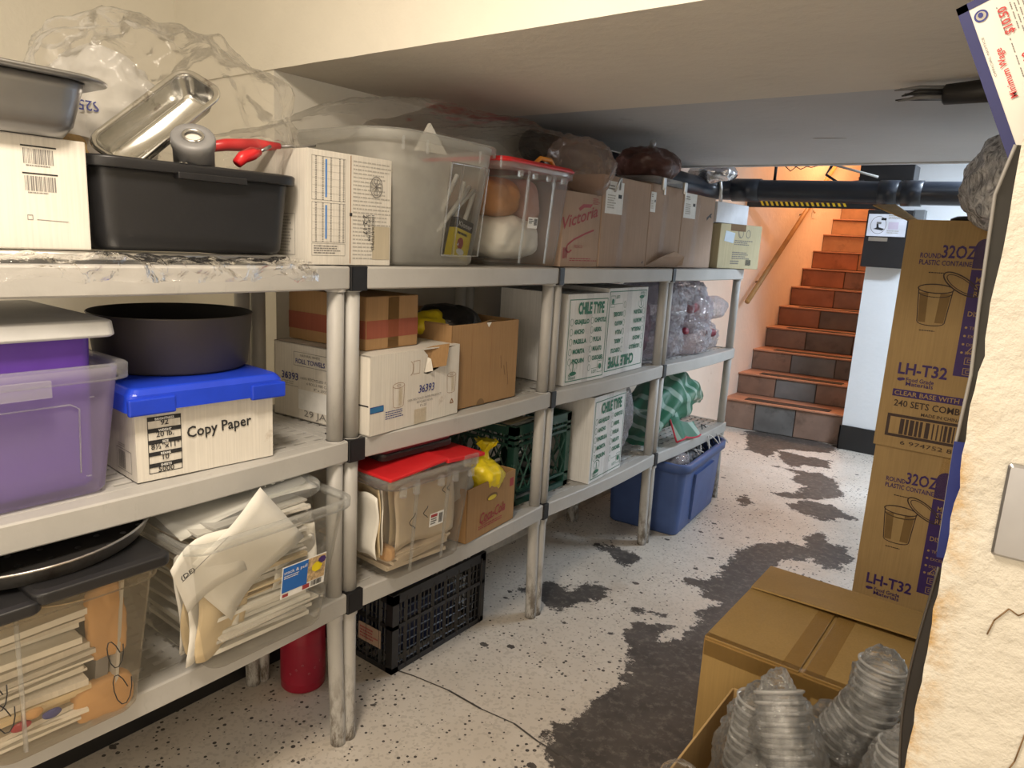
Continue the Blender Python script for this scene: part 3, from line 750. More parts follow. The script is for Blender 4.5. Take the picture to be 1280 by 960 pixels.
# contents of the tall bin
mb = MB(); mb.box((0, 0, 0), (.075, .03, .088), M_yellow); mb.box((0, -.0005, .088), (.075, .0305, .12), M_panblk)
p = front(mb, .075, .03, .12); p.text('Kloner', .006, .095, .015, M_white, w=.062, k=1); p.fine(.008, .068, .067, .082, 1, M_ink, .95, .5); p.disc(.03, .045, .014, .018, M_redink, 0); p.disc(.036, .02, .018, .01, M_white, 0)
o = mb.build('product_box', bevel=.001); o.location = (-1.475, 1.655, S1+.025); o.rotation_euler = (0, R(14), R(90)); o.rotation_euler = (R(0), R(0), R(90))
o.matrix_world = Matrix.Translation((-1.478, 1.645, S1+.03)) @ Matrix.Rotation(R(90), 4, 'Z') @ Matrix.Rotation(R(14), 4, 'Y')
tagit(o, 'small yellow and black product box seen through the milky bin', 'box')
mb = MB(); blob(mb, flat('grey_bag_inside', (.33, .33, .32), .4), (0, 0, 0), (.13, .12, .13), 21, .05, 8, 4, sq=4)
o = mb.build('grey_bundle'); o.location = (-1.65, 1.55, S1+.16); tagit(o, 'grey bundle lying inside the tall milky bin', 'bundle')
mb = MB()
for k in range(5): mb.tube([(rnd.uniform(-.05, .05), rnd.uniform(-.03, .03), 0), (rnd.uniform(-.03, .09), 0, .2)], .007, M_white, 8)
o = mb.build('white_tubes'); o.matrix_world = Matrix.Translation((-1.51, 1.63, S1+.08)) @ Matrix.Rotation(R(90), 4, 'Z') @ Matrix.Rotation(R(25), 4, 'Y'); tagit(o, 'bunch of thin white tubes leaning inside the milky bin window', 'tubes')
mb = MB(); mb.add([(0, 0, 0), (.12, 0, 0), (.055, .01, .085), (0, .02, 0), (.12, .02, 0), (.055, .022, .085)], [(0, 1, 2), (5, 4, 3), (0, 2, 5, 3), (1, 4, 5, 2), (0, 3, 4, 1)], M_paper)
o = mb.build('paper_corner'); o.location = (-1.56, 1.575, S1+.33); o.rotation_euler = (0, 0, R(86)); tagit(o, 'white paper corner sticking up out of the milky bin', 'paper')
# red-lidded clear bin on the top shelf
t = sthing('storage_bin', 'clear bin with a red lid on the top shelf beside the tall milky bin', 'bin', -1.448, 2.016, S1)
mb = MB(); bin_shell(mb, .345, .36, .40, .41, .325, .035, M_bin, 6)
for x in (-.06, .09):
    mb.loft([[(x-.004, -.0015, .01), (x+.004, -.0015, .01), (x+.004, .004, .01), (x-.004, .004, .01)], [(x-.006, -.026, .31), (x+.006, -.026, .31), (x+.006, -.02, .31), (x-.006, -.02, .31)]], M_rim, False)
mb.build('bin_body', t)
mb = MB(); bin_rim(mb, .40, .41, .36, .33, .035, M_rim, .012, .028, 0, 6)
for x in (-.13, -.05, .03, .12): mb.box((x, -.041, .285), (x+.012, -.027, .305), M_rim)
mb.build('rim', t)
mb = MB(); mb.loft([rrect(-.212, -.036, .212, .396, .04, .326), rrect(-.215, -.039, .215, .399, .04, .332), rrect(-.205, -.03, .205, .39, .04, .342)], M_red, False, True, True, True)
mb.tube([(.0, .0, .342), (.02, -.005, .36), (.08, -.005, .36), (.11, .0, .342)], .008, flat('orange_tool', (.75, .3, .03), .4), 8)
l = mb.build('lid', t, bevel=.002); l['label'] = 'red lid'
mb = MB(); mb.box((0, 0, 0), (.055, .0006, .036), M_white); p = front(mb, .055, 0, .036); p.fine(.004, .014, .03, .032, 3, M_ink, seed=3); p.barcode(.033, .01, .052, .032, M_ink, 8)
l = mb.build('price_label', t); l.matrix_basis = Matrix.Translation((-.045, -.0145, .128)) @ Matrix.Rotation(R(4.4), 4, 'X'); l['label'] = 'white price label'
M_orang = flat('orange_cloth', (.46, .2, .06), .8, var=.3, vscale=10)
for (dy, dz, rad, mat, lb, cat, nm) in ((-.06, .21, (.11, .13, .06), M_orang, 'orange cloth bundled inside the red-lidded bin on the top shelf', 'cloth', 'cloth_bundle'), (0, .08, (.15, .155, .07), M_paper, 'white paper bundle in the bottom of the red-lidded bin on the top shelf', 'paper', 'paper_bundle'), (.11, .2, (.05, .12, .08), flat('pink_cloth', (.5, .3, .26), .8), 'pinkish cloth tucked in the right end of the top-shelf red-lidded bin', 'cloth', 'cloth_bundle')):
    mb = MB(); blob(mb, mat, (0, 0, 0), rad, 31+int(dz*100), .016, 9, 5, sq=3.5); o = mb.build(nm); o.location = (-1.64, 2.01+dy, S1+dz+.015); o.rotation_euler = (0, 0, R(90)); tagit(o, lb, cat)
# grey plastic sheet draped along the shelf tops
def film_pt(u, v):
    Y = 1.07+u*1.6
    ks = [(1.07, 1.675, .0), (1.22, 1.72, .0), (1.34, 1.78, .02), (1.52, 1.835, .04), (1.62, 1.85, .045), (1.75, 1.83, .04), (1.95, 1.835, .03), (2.2, 1.855, .03), (2.38, 1.865, .03), (2.5, 1.82, .08), (2.67, 1.66, .1)]
    for a, b_ in zip(ks, ks[1:]):
        if Y <= b_[0]+1e-6:
            s = max(0, (Y-a[0])/(b_[0]-a[0])); s = s*s*(3-2*s)*.5+s*.5; ztop = a[1]+(b_[1]-a[1])*s; break
    else: ztop = ks[-1][1]
    X = -1.50-v*.42
    z = ztop-.0-.05*max(0, .25-v)*4*(.5+.5*math.sin(u*9))-.04*max(0, v-.6)
    q = Vector((Y*5, X*5, 2)); z += .022*noise.noise(q)+.014*(.4-abs(noise.noise(q*2.7)))+.008*(.4-abs(noise.noise(q*6)))
    return (X+.02*noise.noise(q+Vector((9, 0, 0))), Y, min(z, 1.905))
mb = MB(); mb.grid(120, 40, film_pt, M_filmgrey)
o = mb.build('plastic_sheet'); tagit(o, 'long crinkled grey plastic sheet draped over the bins along the top shelf', 'plastic sheet')
mb = MB(); blob(mb, clear('pinkish_film', (.95, .9, .88), .22, .4, .1, (.66, .56, .52), .8, 20, spec=.8), (0, 0, 0), (.11, .12, .085), 44, .05, 9, 5)
o = mb.build('clear_bag'); o.location = (-1.53, 2.43, 1.735); o.rotation_euler = (R(-25), 0, 0); tagit(o, 'pinkish puffed plastic bag hanging over the red cursive carton', 'bag')
# film lying over the near lip
def lipfilm(u, v):
    Y = .2+u*.86; a = v*1.9
    X = -1.392+.012*math.cos(a*1.4)-(.07*(1-v)); z = S1+.012-.035*v*v*1.2+.002
    X = -1.45+.075*min(1, v*1.6); z = S1+.006-(.04*max(0, v-.55)/.45)
    q = Vector((Y*9, v*2, 5)); z += .022*abs(noise.noise(q))+.012*abs(noise.noise(q*2.6)); X += .012*noise.noise(q*1.7)+.006*noise.noise(q*4)+.012
    if u > .9: z -= .012*(u-.9)*10*v
    return (X, Y, z)
mb = MB(); mb.grid(160, 20, lipfilm, clear('lip_film', (.98, .975, .97), .1, .45, .08, (.85, .83, .8), .8, 30, spec=1., bdist=.01)); o = mb.build('plastic_film'); tagit(o, 'strip of clear plastic film lying over the front edge of the nearest top shelf', 'plastic film')
# row of brown cartons
def brown(label, Y, w, h, X, d=.4, turn=0, mat=None):
    t = sthing('carton', label, 'box', X, Y, S1, turn)
    return t
w, d, h = .262, .36, .272
t = brown('mauve-brown carton with red cursive lettering beside the red-lidded bin', 2.213, w, h, -1.452)
mb = MB(); mb.box((0, 0, 0), (w, d, h), M_carton_m); p = front(mb, w, d, h)
p.text('Victoria', .004, .135, .042, M_redink, w=.245, rot=14, shear=.32, bold=.012)
p.stroke([(.22, .14), (.16, .125), (.08, .1), (.04, .08), (.03, .06), (.05, .052), (.07, .062)], .007, M_redink); p.poly([(.1, .215), (.13, .232), (.2, .236), (.185, .222), (.14, .22), (.11, .205)], M_redink)
p.text('MEXICO', .085, .07, .011, M_redink); p.fine(.06, .02, .25, .034, 2, M_redink, .95); p.barcode(.01, .03, .045, .07, M_redink); p.fine(.2, .235, .255, .26, 4, M_redink)
mb.build('carton_body', t, bevel=.003)
def ship_label(t, u, v, w, h, seed, d=0):
    mb = MB(); mb.box((0, 0, 0), (w, .0006, h), M_white); p = front(mb, w, 0, h)
    p.fine(w*.1, h*.15, w*.6, h*.6, 6, M_paleink, seed=seed); p.fine(w*.1, h*.72, w*.5, h*.9, 2, M_greyink, seed=seed+1); p.rect(w*.7, h*.5, w*.9, h*.62, M_ink)
    l = mb.build('shipping_label', t, loc=(u, -.0012, v)); l['label'] = 'white shipping label'; return l
def tape_strip(t, pts, name='tape'):
    mb = MB(); mb.poly([(u, -.0012, v) for u, v in pts], M_tapec); return mb.build(name, t)
w, d, h = .405, .40, .356
t = brown('tall brown carton with a clip and shipping label, first of the three tall cartons', 2.482, w, h, -1.45)
mb = MB(); mb.box((0, 0, 0), (w, d, h), M_carton_m); p = front(mb, w, d, h); p.poly([(.37, .02), (.385, .03), (.378, .015)], M_ink)
mb.build('carton_body', t, bevel=.004)
ship_label(t, .02, .21, .14, .125, 5); tape_strip(t, [(.14, 0), (.185, 0), (.205, .3), (.16, .3)])
mb = MB(); mb.tube([(0, 0, 0), (.012, -.012, .05), (.03, -.008, .055), (.04, 0, .01)], .004, M_alu, 6); c = mb.build('clip', t, loc=(.08, -.006, .295))
w, h = .335, .362
t = brown('middle brown carton of the row, with a torn bottom flap', 2.893, w, h, -1.452)
mb = MB(); mb.box((0, 0, 0), (w, d, h), M_carton_m); mb.build('carton_body', t, bevel=.004)
ship_label(t, .0, .24, .05, .085, 8); tape_strip(t, [(.11, .02), (.16, .02), (.18, .32), (.13, .32)])
mb = MB(); mb.add([(-.01, -.003, .004), (.3, -.004, .004), (.33, -.03, .012), (.3, -.05, .055), (.2, -.045, .075), (.1, -.03, .05)], [(0, 1, 2, 3, 4, 5)], M_carton_m); f = mb.build('torn_flap', t, solid=.003)
w, h = .395, .352
t = brown('right-hand tall brown carton with a white label and a black scuff', 3.232, w, h, -1.452)
mb = MB(); mb.box((0, 0, 0), (w, d, h), M_carton_m); p = front(mb, w, d, h)
p.poly([(.3, .235), (.33, .255), (.36, .25), (.35, .265), (.365, .275), (.34, .272), (.32, .262), (.295, .25)], M_ink)
mb.build('carton_body', t, bevel=.004); ship_label(t, .012, .235, .14, .115, 12); tape_strip(t, [(.13, .01), (.19, .01), (.2, .34), (.15, .34)])
# covered dish and its bag on the cartons
t = thing('clip_tray', 'clear latching tray with silver clips lying on the middle brown carton', 'tray', (-1.44, 2.86, S1+.364), 90)
mb = MB(); mb.loft([rrect(0, 0, .35, .28, .04, 0), rrect(-.01, -.015, .36, .295, .04, .02), rrect(-.012, -.018, .362, .298, .04, .024)], M_rim, False, True, True, True); mb.build('tray_body', t)
for x in (.06, .28):
    mb = MB(); mb.box((x, -.03, -.03), (x+.03, -.018, .022), M_alu); mb.box((x+.008, -.034, -.05), (x+.022, -.026, -.02), M_alu); c = mb.build('latch', t, bevel=.002)
mb = MB(); blob(mb, clear('brown_bag_film', (.6, .42, .38), .5, .4, .08, (.2, .1, .085), .9, 18, spec=1.2, bdist=.01), (0, 0, 0), (.16, .13, .065), 52, .03, 8, 5)
o = mb.build('wrapped_bundle'); o.location = (-1.56, 3.04, S1+.45); o.rotation_euler = (0, 0, R(90)); tagit(o, 'dark reddish bundle in a clear bag lying on the latching tray', 'bundle')
mb = MB(); pts = []
for i in range(40): a = i/39*2*PI; pts.append((.05*math.cos(a), .02*math.sin(a*2), .045*math.sin(a)))
mb.tube(pts, .012, M_filmgrey, 8); o = mb.build('bag_knot'); o.location = (-1.53, 3.02, S1+.505); o.rotation_euler = (0, 0, R(90)); tagit(o, 'twisted clear bag loop on top of the dark reddish bundle', 'bag')
# end of the shelf
t = sthing('carton', 'small pale yellow carton with a blue sticker at the end of the top shelf', 'box', -1.452, 3.735, S1, -20)
w, d, h = .335, .25, .235
mb = MB(); mb.box((0, 0, 0), (w, d, h), M_carton_y); p = front(mb, w, d, h)
p.ring(.165, .19, .022, .026, .004, M_greyink); p.ring(.225, .188, .018, .022, .004, M_greyink); p.stroke([(.14, .2), (.165, .165)], .003, M_greyink)
p.fine(.12, .125, .29, .155, 3, M_greyink, .75, .5, 2); p.fine(.11, .05, .26, .092, 4, M_greyink, .9, .5, 3); p.barcode(.225, .02, .27, .05, M_ink, 4); p.fine(.1, .022, .2, .046, 2, M_greyink)
mb.build('carton_body', t, bevel=.003)
mb = MB(); mb.box((0, 0, 0), (.075, .0006, .055), flat('pale_blue_label', (.6, .72, .85), .5)); l = mb.build('sticker', t, loc=(.035, -.0012, .145), rot=(0, R(8), 0)); l['label'] = 'pale blue sticker'
M_flap = M_inside
mb = MB(); mb.box((.08, -.001, h-.035), (.2, .002, h+.001), M_inside); mb.build('torn_slot', t)
mb = MB(); mb.box((0, 0, 0), (.36, .25, .105), flat('bluish_white_carton', (.72, .75, .82), .6)); o = mb.build('carton', bevel=.003); o.location = (-1.452, 3.66, S1+.237); o.rotation_euler = (0, 0, R(84))
tagit(o, 'plain white carton stacked on the small pale yellow carton', 'box')

# ================================================================ MIDDLE SHELF
# lilac clear bin with purple bin nested in it
t = sthing('storage_bin', 'frosted clear bin at the far left with a purple bin nested inside it', 'bin', -1.452, .4775, S2)
mb = MB(); bin_shell(mb, .275, .38, .335, .42, .255, .03, M_binpurp, 6); mb.build('bin_body', t)
mb = MB(); bin_rim(mb, .335, .42, .38, .262, .03, M_rim, .018, .03, 0, 6); mb.box((-.14, -.048, .215), (.03, -.036, .245), M_rim); mb.build('rim', t)
mb = MB(); pts = [(-.12, -.006, .05), (-.125, -.0175, .19), (.07, -.0175, .19), (.085, -.017, .18), (.085, -.006, .05)]; mb.tube(pts, .0018, M_rim, 6)
for q in ((.108, -.0175, .2), (.1, -.004, .04)): mb.lathe([(.0, .002), (.005, .001), (.005, 0)], M_rim, 10, q, None)
mb.build('raised_outline', t)
t = sthing('storage_bin', 'solid purple bin with a pale grey lid, nested in the frosted clear bin', 'bin', -1.468, .473, S2+.012)
mb = MB(); bin_shell(mb, .25, .36, .265, .375, .30, .025, M_purpbin, 6); mb.build('bin_body', t)
mb = MB(); mb.loft([rrect(-.163, -.03, .163, .385, .02, .301), rrect(-.168, -.035, .168, .39, .022, .305), rrect(-.165, -.032, .165, .387, .022, .331), rrect(-.158, -.025, .158, .38, .02, .334)], M_whitelid, False, True, True, True)
l = mb.build('lid', t, bevel=.002); l['label'] = 'pale grey flat lid'
# copy paper box
w, d, h = .311, .40, .165
t = sthing('carton', 'white copy paper carton with a bright blue lid under the charcoal pan', 'box', -1.452, .671, S2, -3.9)
mb = MB(); mb.box((0, 0, 0), (w, d, h), M_carton_w); p = front(mb, w, d, h)
u0, u1 = .024, .094
p.frame(u0, .014, u1, .137, .0014, M_ink)
rowsv = [(.136, .116), (.111, .091), (.086, .065), (.060, .040), (.035, .014)]
for (a, b_), hd, tx in zip(rowsv, ('BRIGHTNESS', 'WEIGHT', 'SIZE', 'REAMS', 'SHEETS'), ('92', '20 lb.', '8\u00bd"x11"', '10', '5000')):
    p.rect(u0, a-.008, u1, a+.001, M_ink, 1); p.text(hd, (u0+u1)/2, a-.0062, .0048, M_white, 'C', k=3, bold=.02)
    p.text(tx, (u0+u1)/2, b_+.002, .0115, M_ink, 'C', k=2, bold=.012)
p.text('Copy Paper', .106, .080, .0235, M_ink, w=.15, rot=2.5, k=2, bold=.014)
q = leftf(mb, w, d, h); q.frame(.30, .012, .375, .06, .0012, M_greyink); q.barcode(.31, .016, .345, .055, M_greyink, 2); q.fine(.31, .063, .36, .072, 2, M_paleink)
mb.build('carton_body', t, bevel=.004)
mb = MB()
mb.loft([rrect(-.022, -.024, w+.022, d+.024, .02, .155), rrect(-.019, -.021, w+.019, d+.021, .02, .19), rrect(-.008, -.010, w+.008, d+.01, .018, .203), rrect(.01, .008, w-.01, d-.008, .015, .203)], M_blue, False, True, False, True)
for x0, x1 in ((-.02, .075), (.245, w+.02)): mb.box((x0, -.027, .148), (x1, -.014, .184), M_blue)
l = mb.build('lid', t, bevel=.004); l['label'] = 'bright blue plastic lid'
# charcoal pan
t = thing('cake_pan', 'round charcoal grey deep pan sitting on the blue lid', 'pan', (-1.655, .865, S2+.204))
mb = MB()
mb.lathe([(.158, 0), (.166, .006), (.178, .124), (.180, .126), (.178, .128)], M_panblk, 64, cap0=True)
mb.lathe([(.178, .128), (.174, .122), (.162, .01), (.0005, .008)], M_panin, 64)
mb.build('pan_body', t)
# torn paper-towel carton
w, d, h = .386, .385, .218
t = sthing('carton', 'torn white paper-towel carton with blue numbers, second shelf of the second unit', 'box', -1.398, 1.257, S2, 4)
mb = MB()
tz = [(0, .0), (0, h), (.215, h-.003), (.235, h-.02), (.218, .148), (.235, .142), (.285, .155), (.31, .19), (.322, h-.008), (w, h), (w, 0)]
mb.add([(u, 0, v) for u, v in tz], [tuple(range(len(tz)))], M_carton_w)
mb.box((0, .001, 0), (.004, d, h), M_carton_w); mb.box((w-.004, .001, 0), (w, d, h), M_carton_w); mb.box((0, d-.004, 0), (w, d, h), M_carton_w); mb.box((0, .001, 0), (w, d, .003), M_carton_w)
mb.box((0, .001, h-.003), (w-.005, d, h), M_carton_w)
p = front(mb, w, d, h)
def roll(u, v, s=1):
    p.ring(u, v+.058*s, .024*s, .008*s, .0012, M_brownink); p.line(u-.024*s, v+.058*s, u-.021*s, v, .0012, M_brownink); p.line(u+.024*s, v+.058*s, u+.021*s, v, .0012, M_brownink); p.ring(u, v, .021*s, .006*s, .0012, M_brownink, n=12, a0=180, a1=360); p.ring(u, v+.058*s, .009*s, .003*s, .001, M_brownink); p.rect(u, v, u+.016*s, v+.05*s, M_tape, 0)
roll(.112, .068); roll(.35, .075, .9)
p.ring(.16, .168, .012, .02, .0012, M_brownink, n=14, a0=-90, a1=90); p.frame(.172, .15, .20, .188, .001, M_brownink)
p.text('36393', .195, .092, .022, M_navy, w=.072, shear=.2, k=2, bold=.01)
p.text('100% RECYCLED PAPER PRODUCT', .15, .073, .006, M_greyink, w=.15, k=2); p.text('RECYCLABLE CARTON', .19, .062, .006, M_greyink, w=.07); p.text("8\" x 205'", .205, .05, .007, M_greyink, w=.03)
p.rect(-.0, .062, .052, .08, M_navy); p.rect(.0, .064, .052, .078, flat('mid_blue_ink', (.03, .16, .36), .6), 1); p.fine(.06, .035, .14, .06, 4, M_navy, .8, .4, 6)
p.rect(.18, .0, .235, .045, M_tape)
for a in (90, 210, 330): p.line(.355+.009*math.cos(R(a)), .042+.009*math.sin(R(a)), .355+.009*math.cos(R(a+120)), .042+.009*math.sin(R(a+120)), .0035, M_brownink)
q = leftf(mb, w, d, h)
q.frame(.085, .155, .225, .195, .0012, M_greyink); q.text('NATURAL WHITE', .155, .183, .007, M_greyink, 'C', k=2); q.text('ROLL TOWELS', .155, .163, .013, M_navy, 'C', w=.12, k=2, bold=.012)
q.text('36393', .035, .112, .02, M_navy, w=.07, k=2, bold=.012); q.fine(.035, .09, .105, .108, 3, M_paleink); q.text('100% RECYCLED PAPER PRODUCT', .115, .118, .007, M_greyink, w=.2); q.text('6 ROLLS PER CARTON', .14, .105, .007, M_greyink, w=.12); q.text("8\" x 205'", .17, .092, .007, M_greyink, w=.05)
q.rect(.105, .03, .235, .088, M_white); q.text('29 JAN', .13, .012, .018, M_greyink, w=.12, k=2); q.rect(.3, .08, .38, .084, M_ink); q.rect(.3, .01, .33, .05, M_ink)
mb.build('carton_body', t, bevel=.002)
mb = MB(); mb.add([(.215, -.002, h), (.235, -.012, .16), (.30, -.03, .165), (.325, -.02, h+.01), (.27, -.004, h+.006)], [(0, 1, 2, 3, 4)], M_carton_b); mb.add([(.218, -.003, .148), (.245, -.025, .155), (.24, -.02, .19), (.232, -.004, h-.02)], [(0, 1, 2, 3)], M_carton_w)
f = mb.build('torn_flap', t, solid=.002); f.location = (0, .012, -.002)
# its paper roll inside the tear
mb = MB()
for k in range(3): mb.box((.0, .0, k*.022), (.1, .1, k*.022+.016), M_paper)
o = mb.build('towel_stack'); o.location = (-1.45, 1.455, S2+.13); o.rotation_euler = (0, 0, R(94)); tagit(o, 'white folded towels showing through the tear in the paper-towel carton', 'paper towels')
# striped box on top
w, d, h = .21, .32, .148
t = sthing('carton', 'brown carton with a dark red stripe, lying on the torn paper-towel carton', 'box', -1.468, 1.302, S2+.2195, 3)
mb = MB(); mb.box((0, 0, 0), (w, d, h), M_carton_b); M_stripe = cardboard('red_stripe', (.30, .085, .05))
front(mb, w, d, h).rect(0.001, .032, w-.001, .082, M_stripe); leftf(mb, w, d, h).rect(.001, .032, d-.001, .082, M_stripe)
p = front(mb, w, d, h)
mb.build('carton_body', t, bevel=.003)
mb = MB(); mb.box((.085, -.0012, .06), (.128, .0, h+.001), M_tape); mb.box((.085, -.0012, 0), (.128, 0, .06), M_tape); mb.build('tape', t)
# open brown box
w, d, h = .352, .35, .272
t = sthing('carton', 'open brown carton with black bags inside, right end of the second shelf of its unit', 'box', -1.447, 1.63, S2, 1)
mb = MB(); carton_open(mb, w, d, h, M_carton_b, M_inside)
p = front(mb, w, d, h)
p.ring(.155, 0, .021, .021, .021, M_inside, 0, 12, 0, 180); p.poly([(.17, h), (.182, h-.016), (.195, h-.002), (.195, h)], M_paper)
for a in ((.255, .155, .262, .11), (.275, .12, .284, .085), (.29, .13, .305, .05)): p.line(*a, .003, M_inside)
for u in (.1, .2): p.rect(u, .005, u+.0015, h-.005, M_brownink)
mb.build('carton_body', t, bevel=.002)
mb = MB(); mb.grid(6, 4, lambda u, v: (w*.52+u*w*.46, .02+v*.1, h-.002-.03*v+.006*math.sin(u*7)), M_carton_b); f = mb.build('front_flap', t, solid=.003)
mb = MB(); mb.add([(.003, .02, h), (.003, d-.03, h), (.075, d-.06, h-.035), (.07, .05, h-.03)], [(0, 1, 2, 3)], M_carton_b); f = mb.build('left_flap', t, solid=.003)
mb = MB(); blob(mb, flat('black_bag', (.012, .012, .013), .3, bump=.6, bscale=25), (0, 0, 0), (.10, .10, .055), 61, .035, 8, 4); o = mb.build('black_bag'); o.location = (-1.62, 1.79, S2+.245); o.rotation_euler = (0, 0, R(90)); tagit(o, 'crumpled black plastic bag in the open brown carton', 'bag')
mb = MB(); blob(mb, M_yellow, (0, 0, 0), (.04, .06, .03), 63, .03, 9, 3); o = mb.build('yellow_packet'); o.location = (-1.6, 1.675, S2+.26); tagit(o, 'yellow packet edge in the left side of the open brown carton', 'packet')
mb = MB(); mb.box((0, 0, 0), (.19, .12, .27), M_carton_b); o = mb.build('carton', bevel=.003); o.location = (-1.83, 1.93, S2); o.rotation_euler = (0, 0, R(90)); tagit(o, 'plain brown carton in shadow standing behind the open brown carton', 'box')

# chile cartons
def chile(label, X, Y, Z, w, d, h, turn, flip=False, names=None):
    t = sthing('carton', label, 'box', X, Y, Z, turn, 'white chile cartons with green print')
    mb = MB(); mb.box((0, 0, 0), (w, d, h), M_carton_wc); W = w
    if flip: p = Print(mb, (W, 0, h), (-1, 0, 0), (0, 0, -1))
    else: p = front(mb, w, d, h)
    g = M_green
    p.frame(.012, .012, w-.008, h-.02, .0035, g)
    p.text('CHILE TYPE', .07 if w < .33 else .1, h-.077, .042, g, w=w*.64, k=2, bold=.045)
    A = ('GUAJILLO', 'ANCHO', 'PASILLA', 'MORITA', 'PIQUIN'); B = ('CHIPOTLE', 'ARBOL', 'PULLA', 'MULATO', 'CASCABEL')
    for i in range(5):
        v = h-.115-i*.0385
        p.ring(.032, v+.007, .011, .014, .0016, g, 1); p.text(A[i], .05, v-.001, .0165, g, w=.0215*len(A[i])**.75, k=2, bold=.045)
        u = w*.6; p.ring(u, v+.009, .010, .014, .0016, g, 1); p.text(B[i], u+.016, v+.001, .0165, g, w=.0165*len(B[i])**.78, k=2, bold=.045)
    p.ring(w*.6, h-.115-5*.0385+.01, .010, .014, .0016, g, 1); p.line(w*.6+.02, h-.115-5*.0385+.004, w-.02, h-.115-5*.0385+.006, .0016, g)
    # palm-like emblem, jar emblem
    cu, cv = .062, .062
    p.rect(cu-.003, cv-.02, cu+.003, cv+.02, g); p.disc(cu, cv-.02, .024, .008, g, 1); p.ring(cu, cv+.012, .026, .018, .003, g, 1, 14, 20, 160); p.ring(cu, cv+.002, .016, .022, .002, g, 1, 14, 180, 360)
    p.line(cu-.026, cv+.018, cu-.026, cv-.004, .0016, g); p.line(cu+.026, cv+.018, cu+.026, cv-.004, .0016, g)
    p.frame(w-.055, .03, w-.018, .078, .0016, g, 1); p.disc(w-.036, .054, .011, .012, g, 2, 9)
    p.text('LOT', w-.095, .03, .012, g, k=2, bold=.02); p.text('NET', .03, .032, .010, g, k=2, bold=.02); p.text('WEIGHT', .03, .02, .009, g, k=2, bold=.02)
    if names != 'plain':
        tp = mb
    mb.build('carton_body', t, bevel=.0035)
    tb = MB(); x = w*.5; tb.add([(x-.02, -.0016, .0), (x+.024, -.0016, 0), (x+.028, -.0016, h*.5), (x+.022, -.0016, h), (x-.024, -.0016, h), (x-.018, -.0016, h*.5)], [(0, 1, 2, 3, 4, 5)], M_tapec); tb.box((x-.024, 0, h), (x+.022, d*.6, h+.0015), M_tapec)
    tb.build('tape', t)
    return t
chile('white chile carton with upright green print, left one of the pair', -1.442, 2.272, S2, .292, .33, .352, -2)
chile('white chile carton with green print upside down, right one of the pair', -1.438, 2.572, S2, .375, .33, .368, 2, True)
chile('single white chile carton with upright green print on the bottom shelf', -1.412, 2.478, S3, .312, .33, .368, 4)
# wrapped bags: middle shelf
def bag(label, c, rad, seed, mat, rot=0, amp=.035, sub=5, group=None, sc=9):
    mb = MB(); surf = S2 if c[2] > S2 else S3; blob(mb, mat, (0, 0, 0), rad, seed, amp, sc, sub, surf+.004-c[2], sq=2.6)
    o = mb.build('clear_bag'); o.location = c; o.rotation_euler = (0, 0, R(rot)); tagit(o, label, 'bag', group); return o
bag('mauve-tinted clear bag squeezed between the upside-down carton and the shelf leg', (-1.62, 3.0, S2+.17), (.14, .07, .17), 71, M_filmpurp)
PB = 'wrapped clear bags on the shelf nearest the stairs'
for i, (c, rad, lb) in enumerate((((-1.62, 3.30, S2+.085), (.16, .16, .09), 'crinkled clear bag at the bottom left of the bag pile'), ((-1.60, 3.62, S2+.085), (.16, .17, .1), 'crinkled clear bag at the bottom middle of the bag pile'), ((-1.62, 3.86, S2+.07), (.14, .1, .075), 'small clear bag at the bottom right of the bag pile'),
    ((-1.62, 3.30, S2+.24), (.16, .16, .115), 'crinkled clear bag at the top left of the bag pile, darker inside'), ((-1.60, 3.60, S2+.22), (.16, .18, .105), 'crinkled clear bag in the upper middle of the bag pile'), ((-1.60, 3.50, S2+.325), (.14, .24, .05), 'flat clear bag topping the bag pile under the shelf'))):
    bag(lb, c, rad, 80+i, M_filmcool, 0, .04, 6, PB, 22)
t = bag('clear bag with a red tied end sticking out of the bag pile', (-1.52, 3.83, S2+.235), (.065, .13, .045), 90, M_filmcool, -8)
mb = MB(); mb.lathe([(.001, 0), (.022, .01), (.03, .05), (.03, .075), (.001, .08)], flat('red_twist', (.5, .02, .06), .4), 14); e = mb.build('red_end', t); e.location = (0, -.10, .0); e.rotation_euler = (R(90), 0, 0); e['label'] = 'red tied end'
for i, (c, lb) in enumerate((((-1.47, 3.45, S2+.13), 'small dark red tuft tucked in the front of the bag pile'), ((-1.46, 3.78, S2+.10), 'small dark red tuft low in the right of the bag pile'))):
    mb = MB(); blob(mb, flat('dark_red_tuft', (.2, .02, .04), .5), (0, 0, 0), (.012, .028, .011), 95+i, .02, 12, 3); o = mb.build('red_tuft'); o.location = c; tagit(o, lb, 'wrapper')

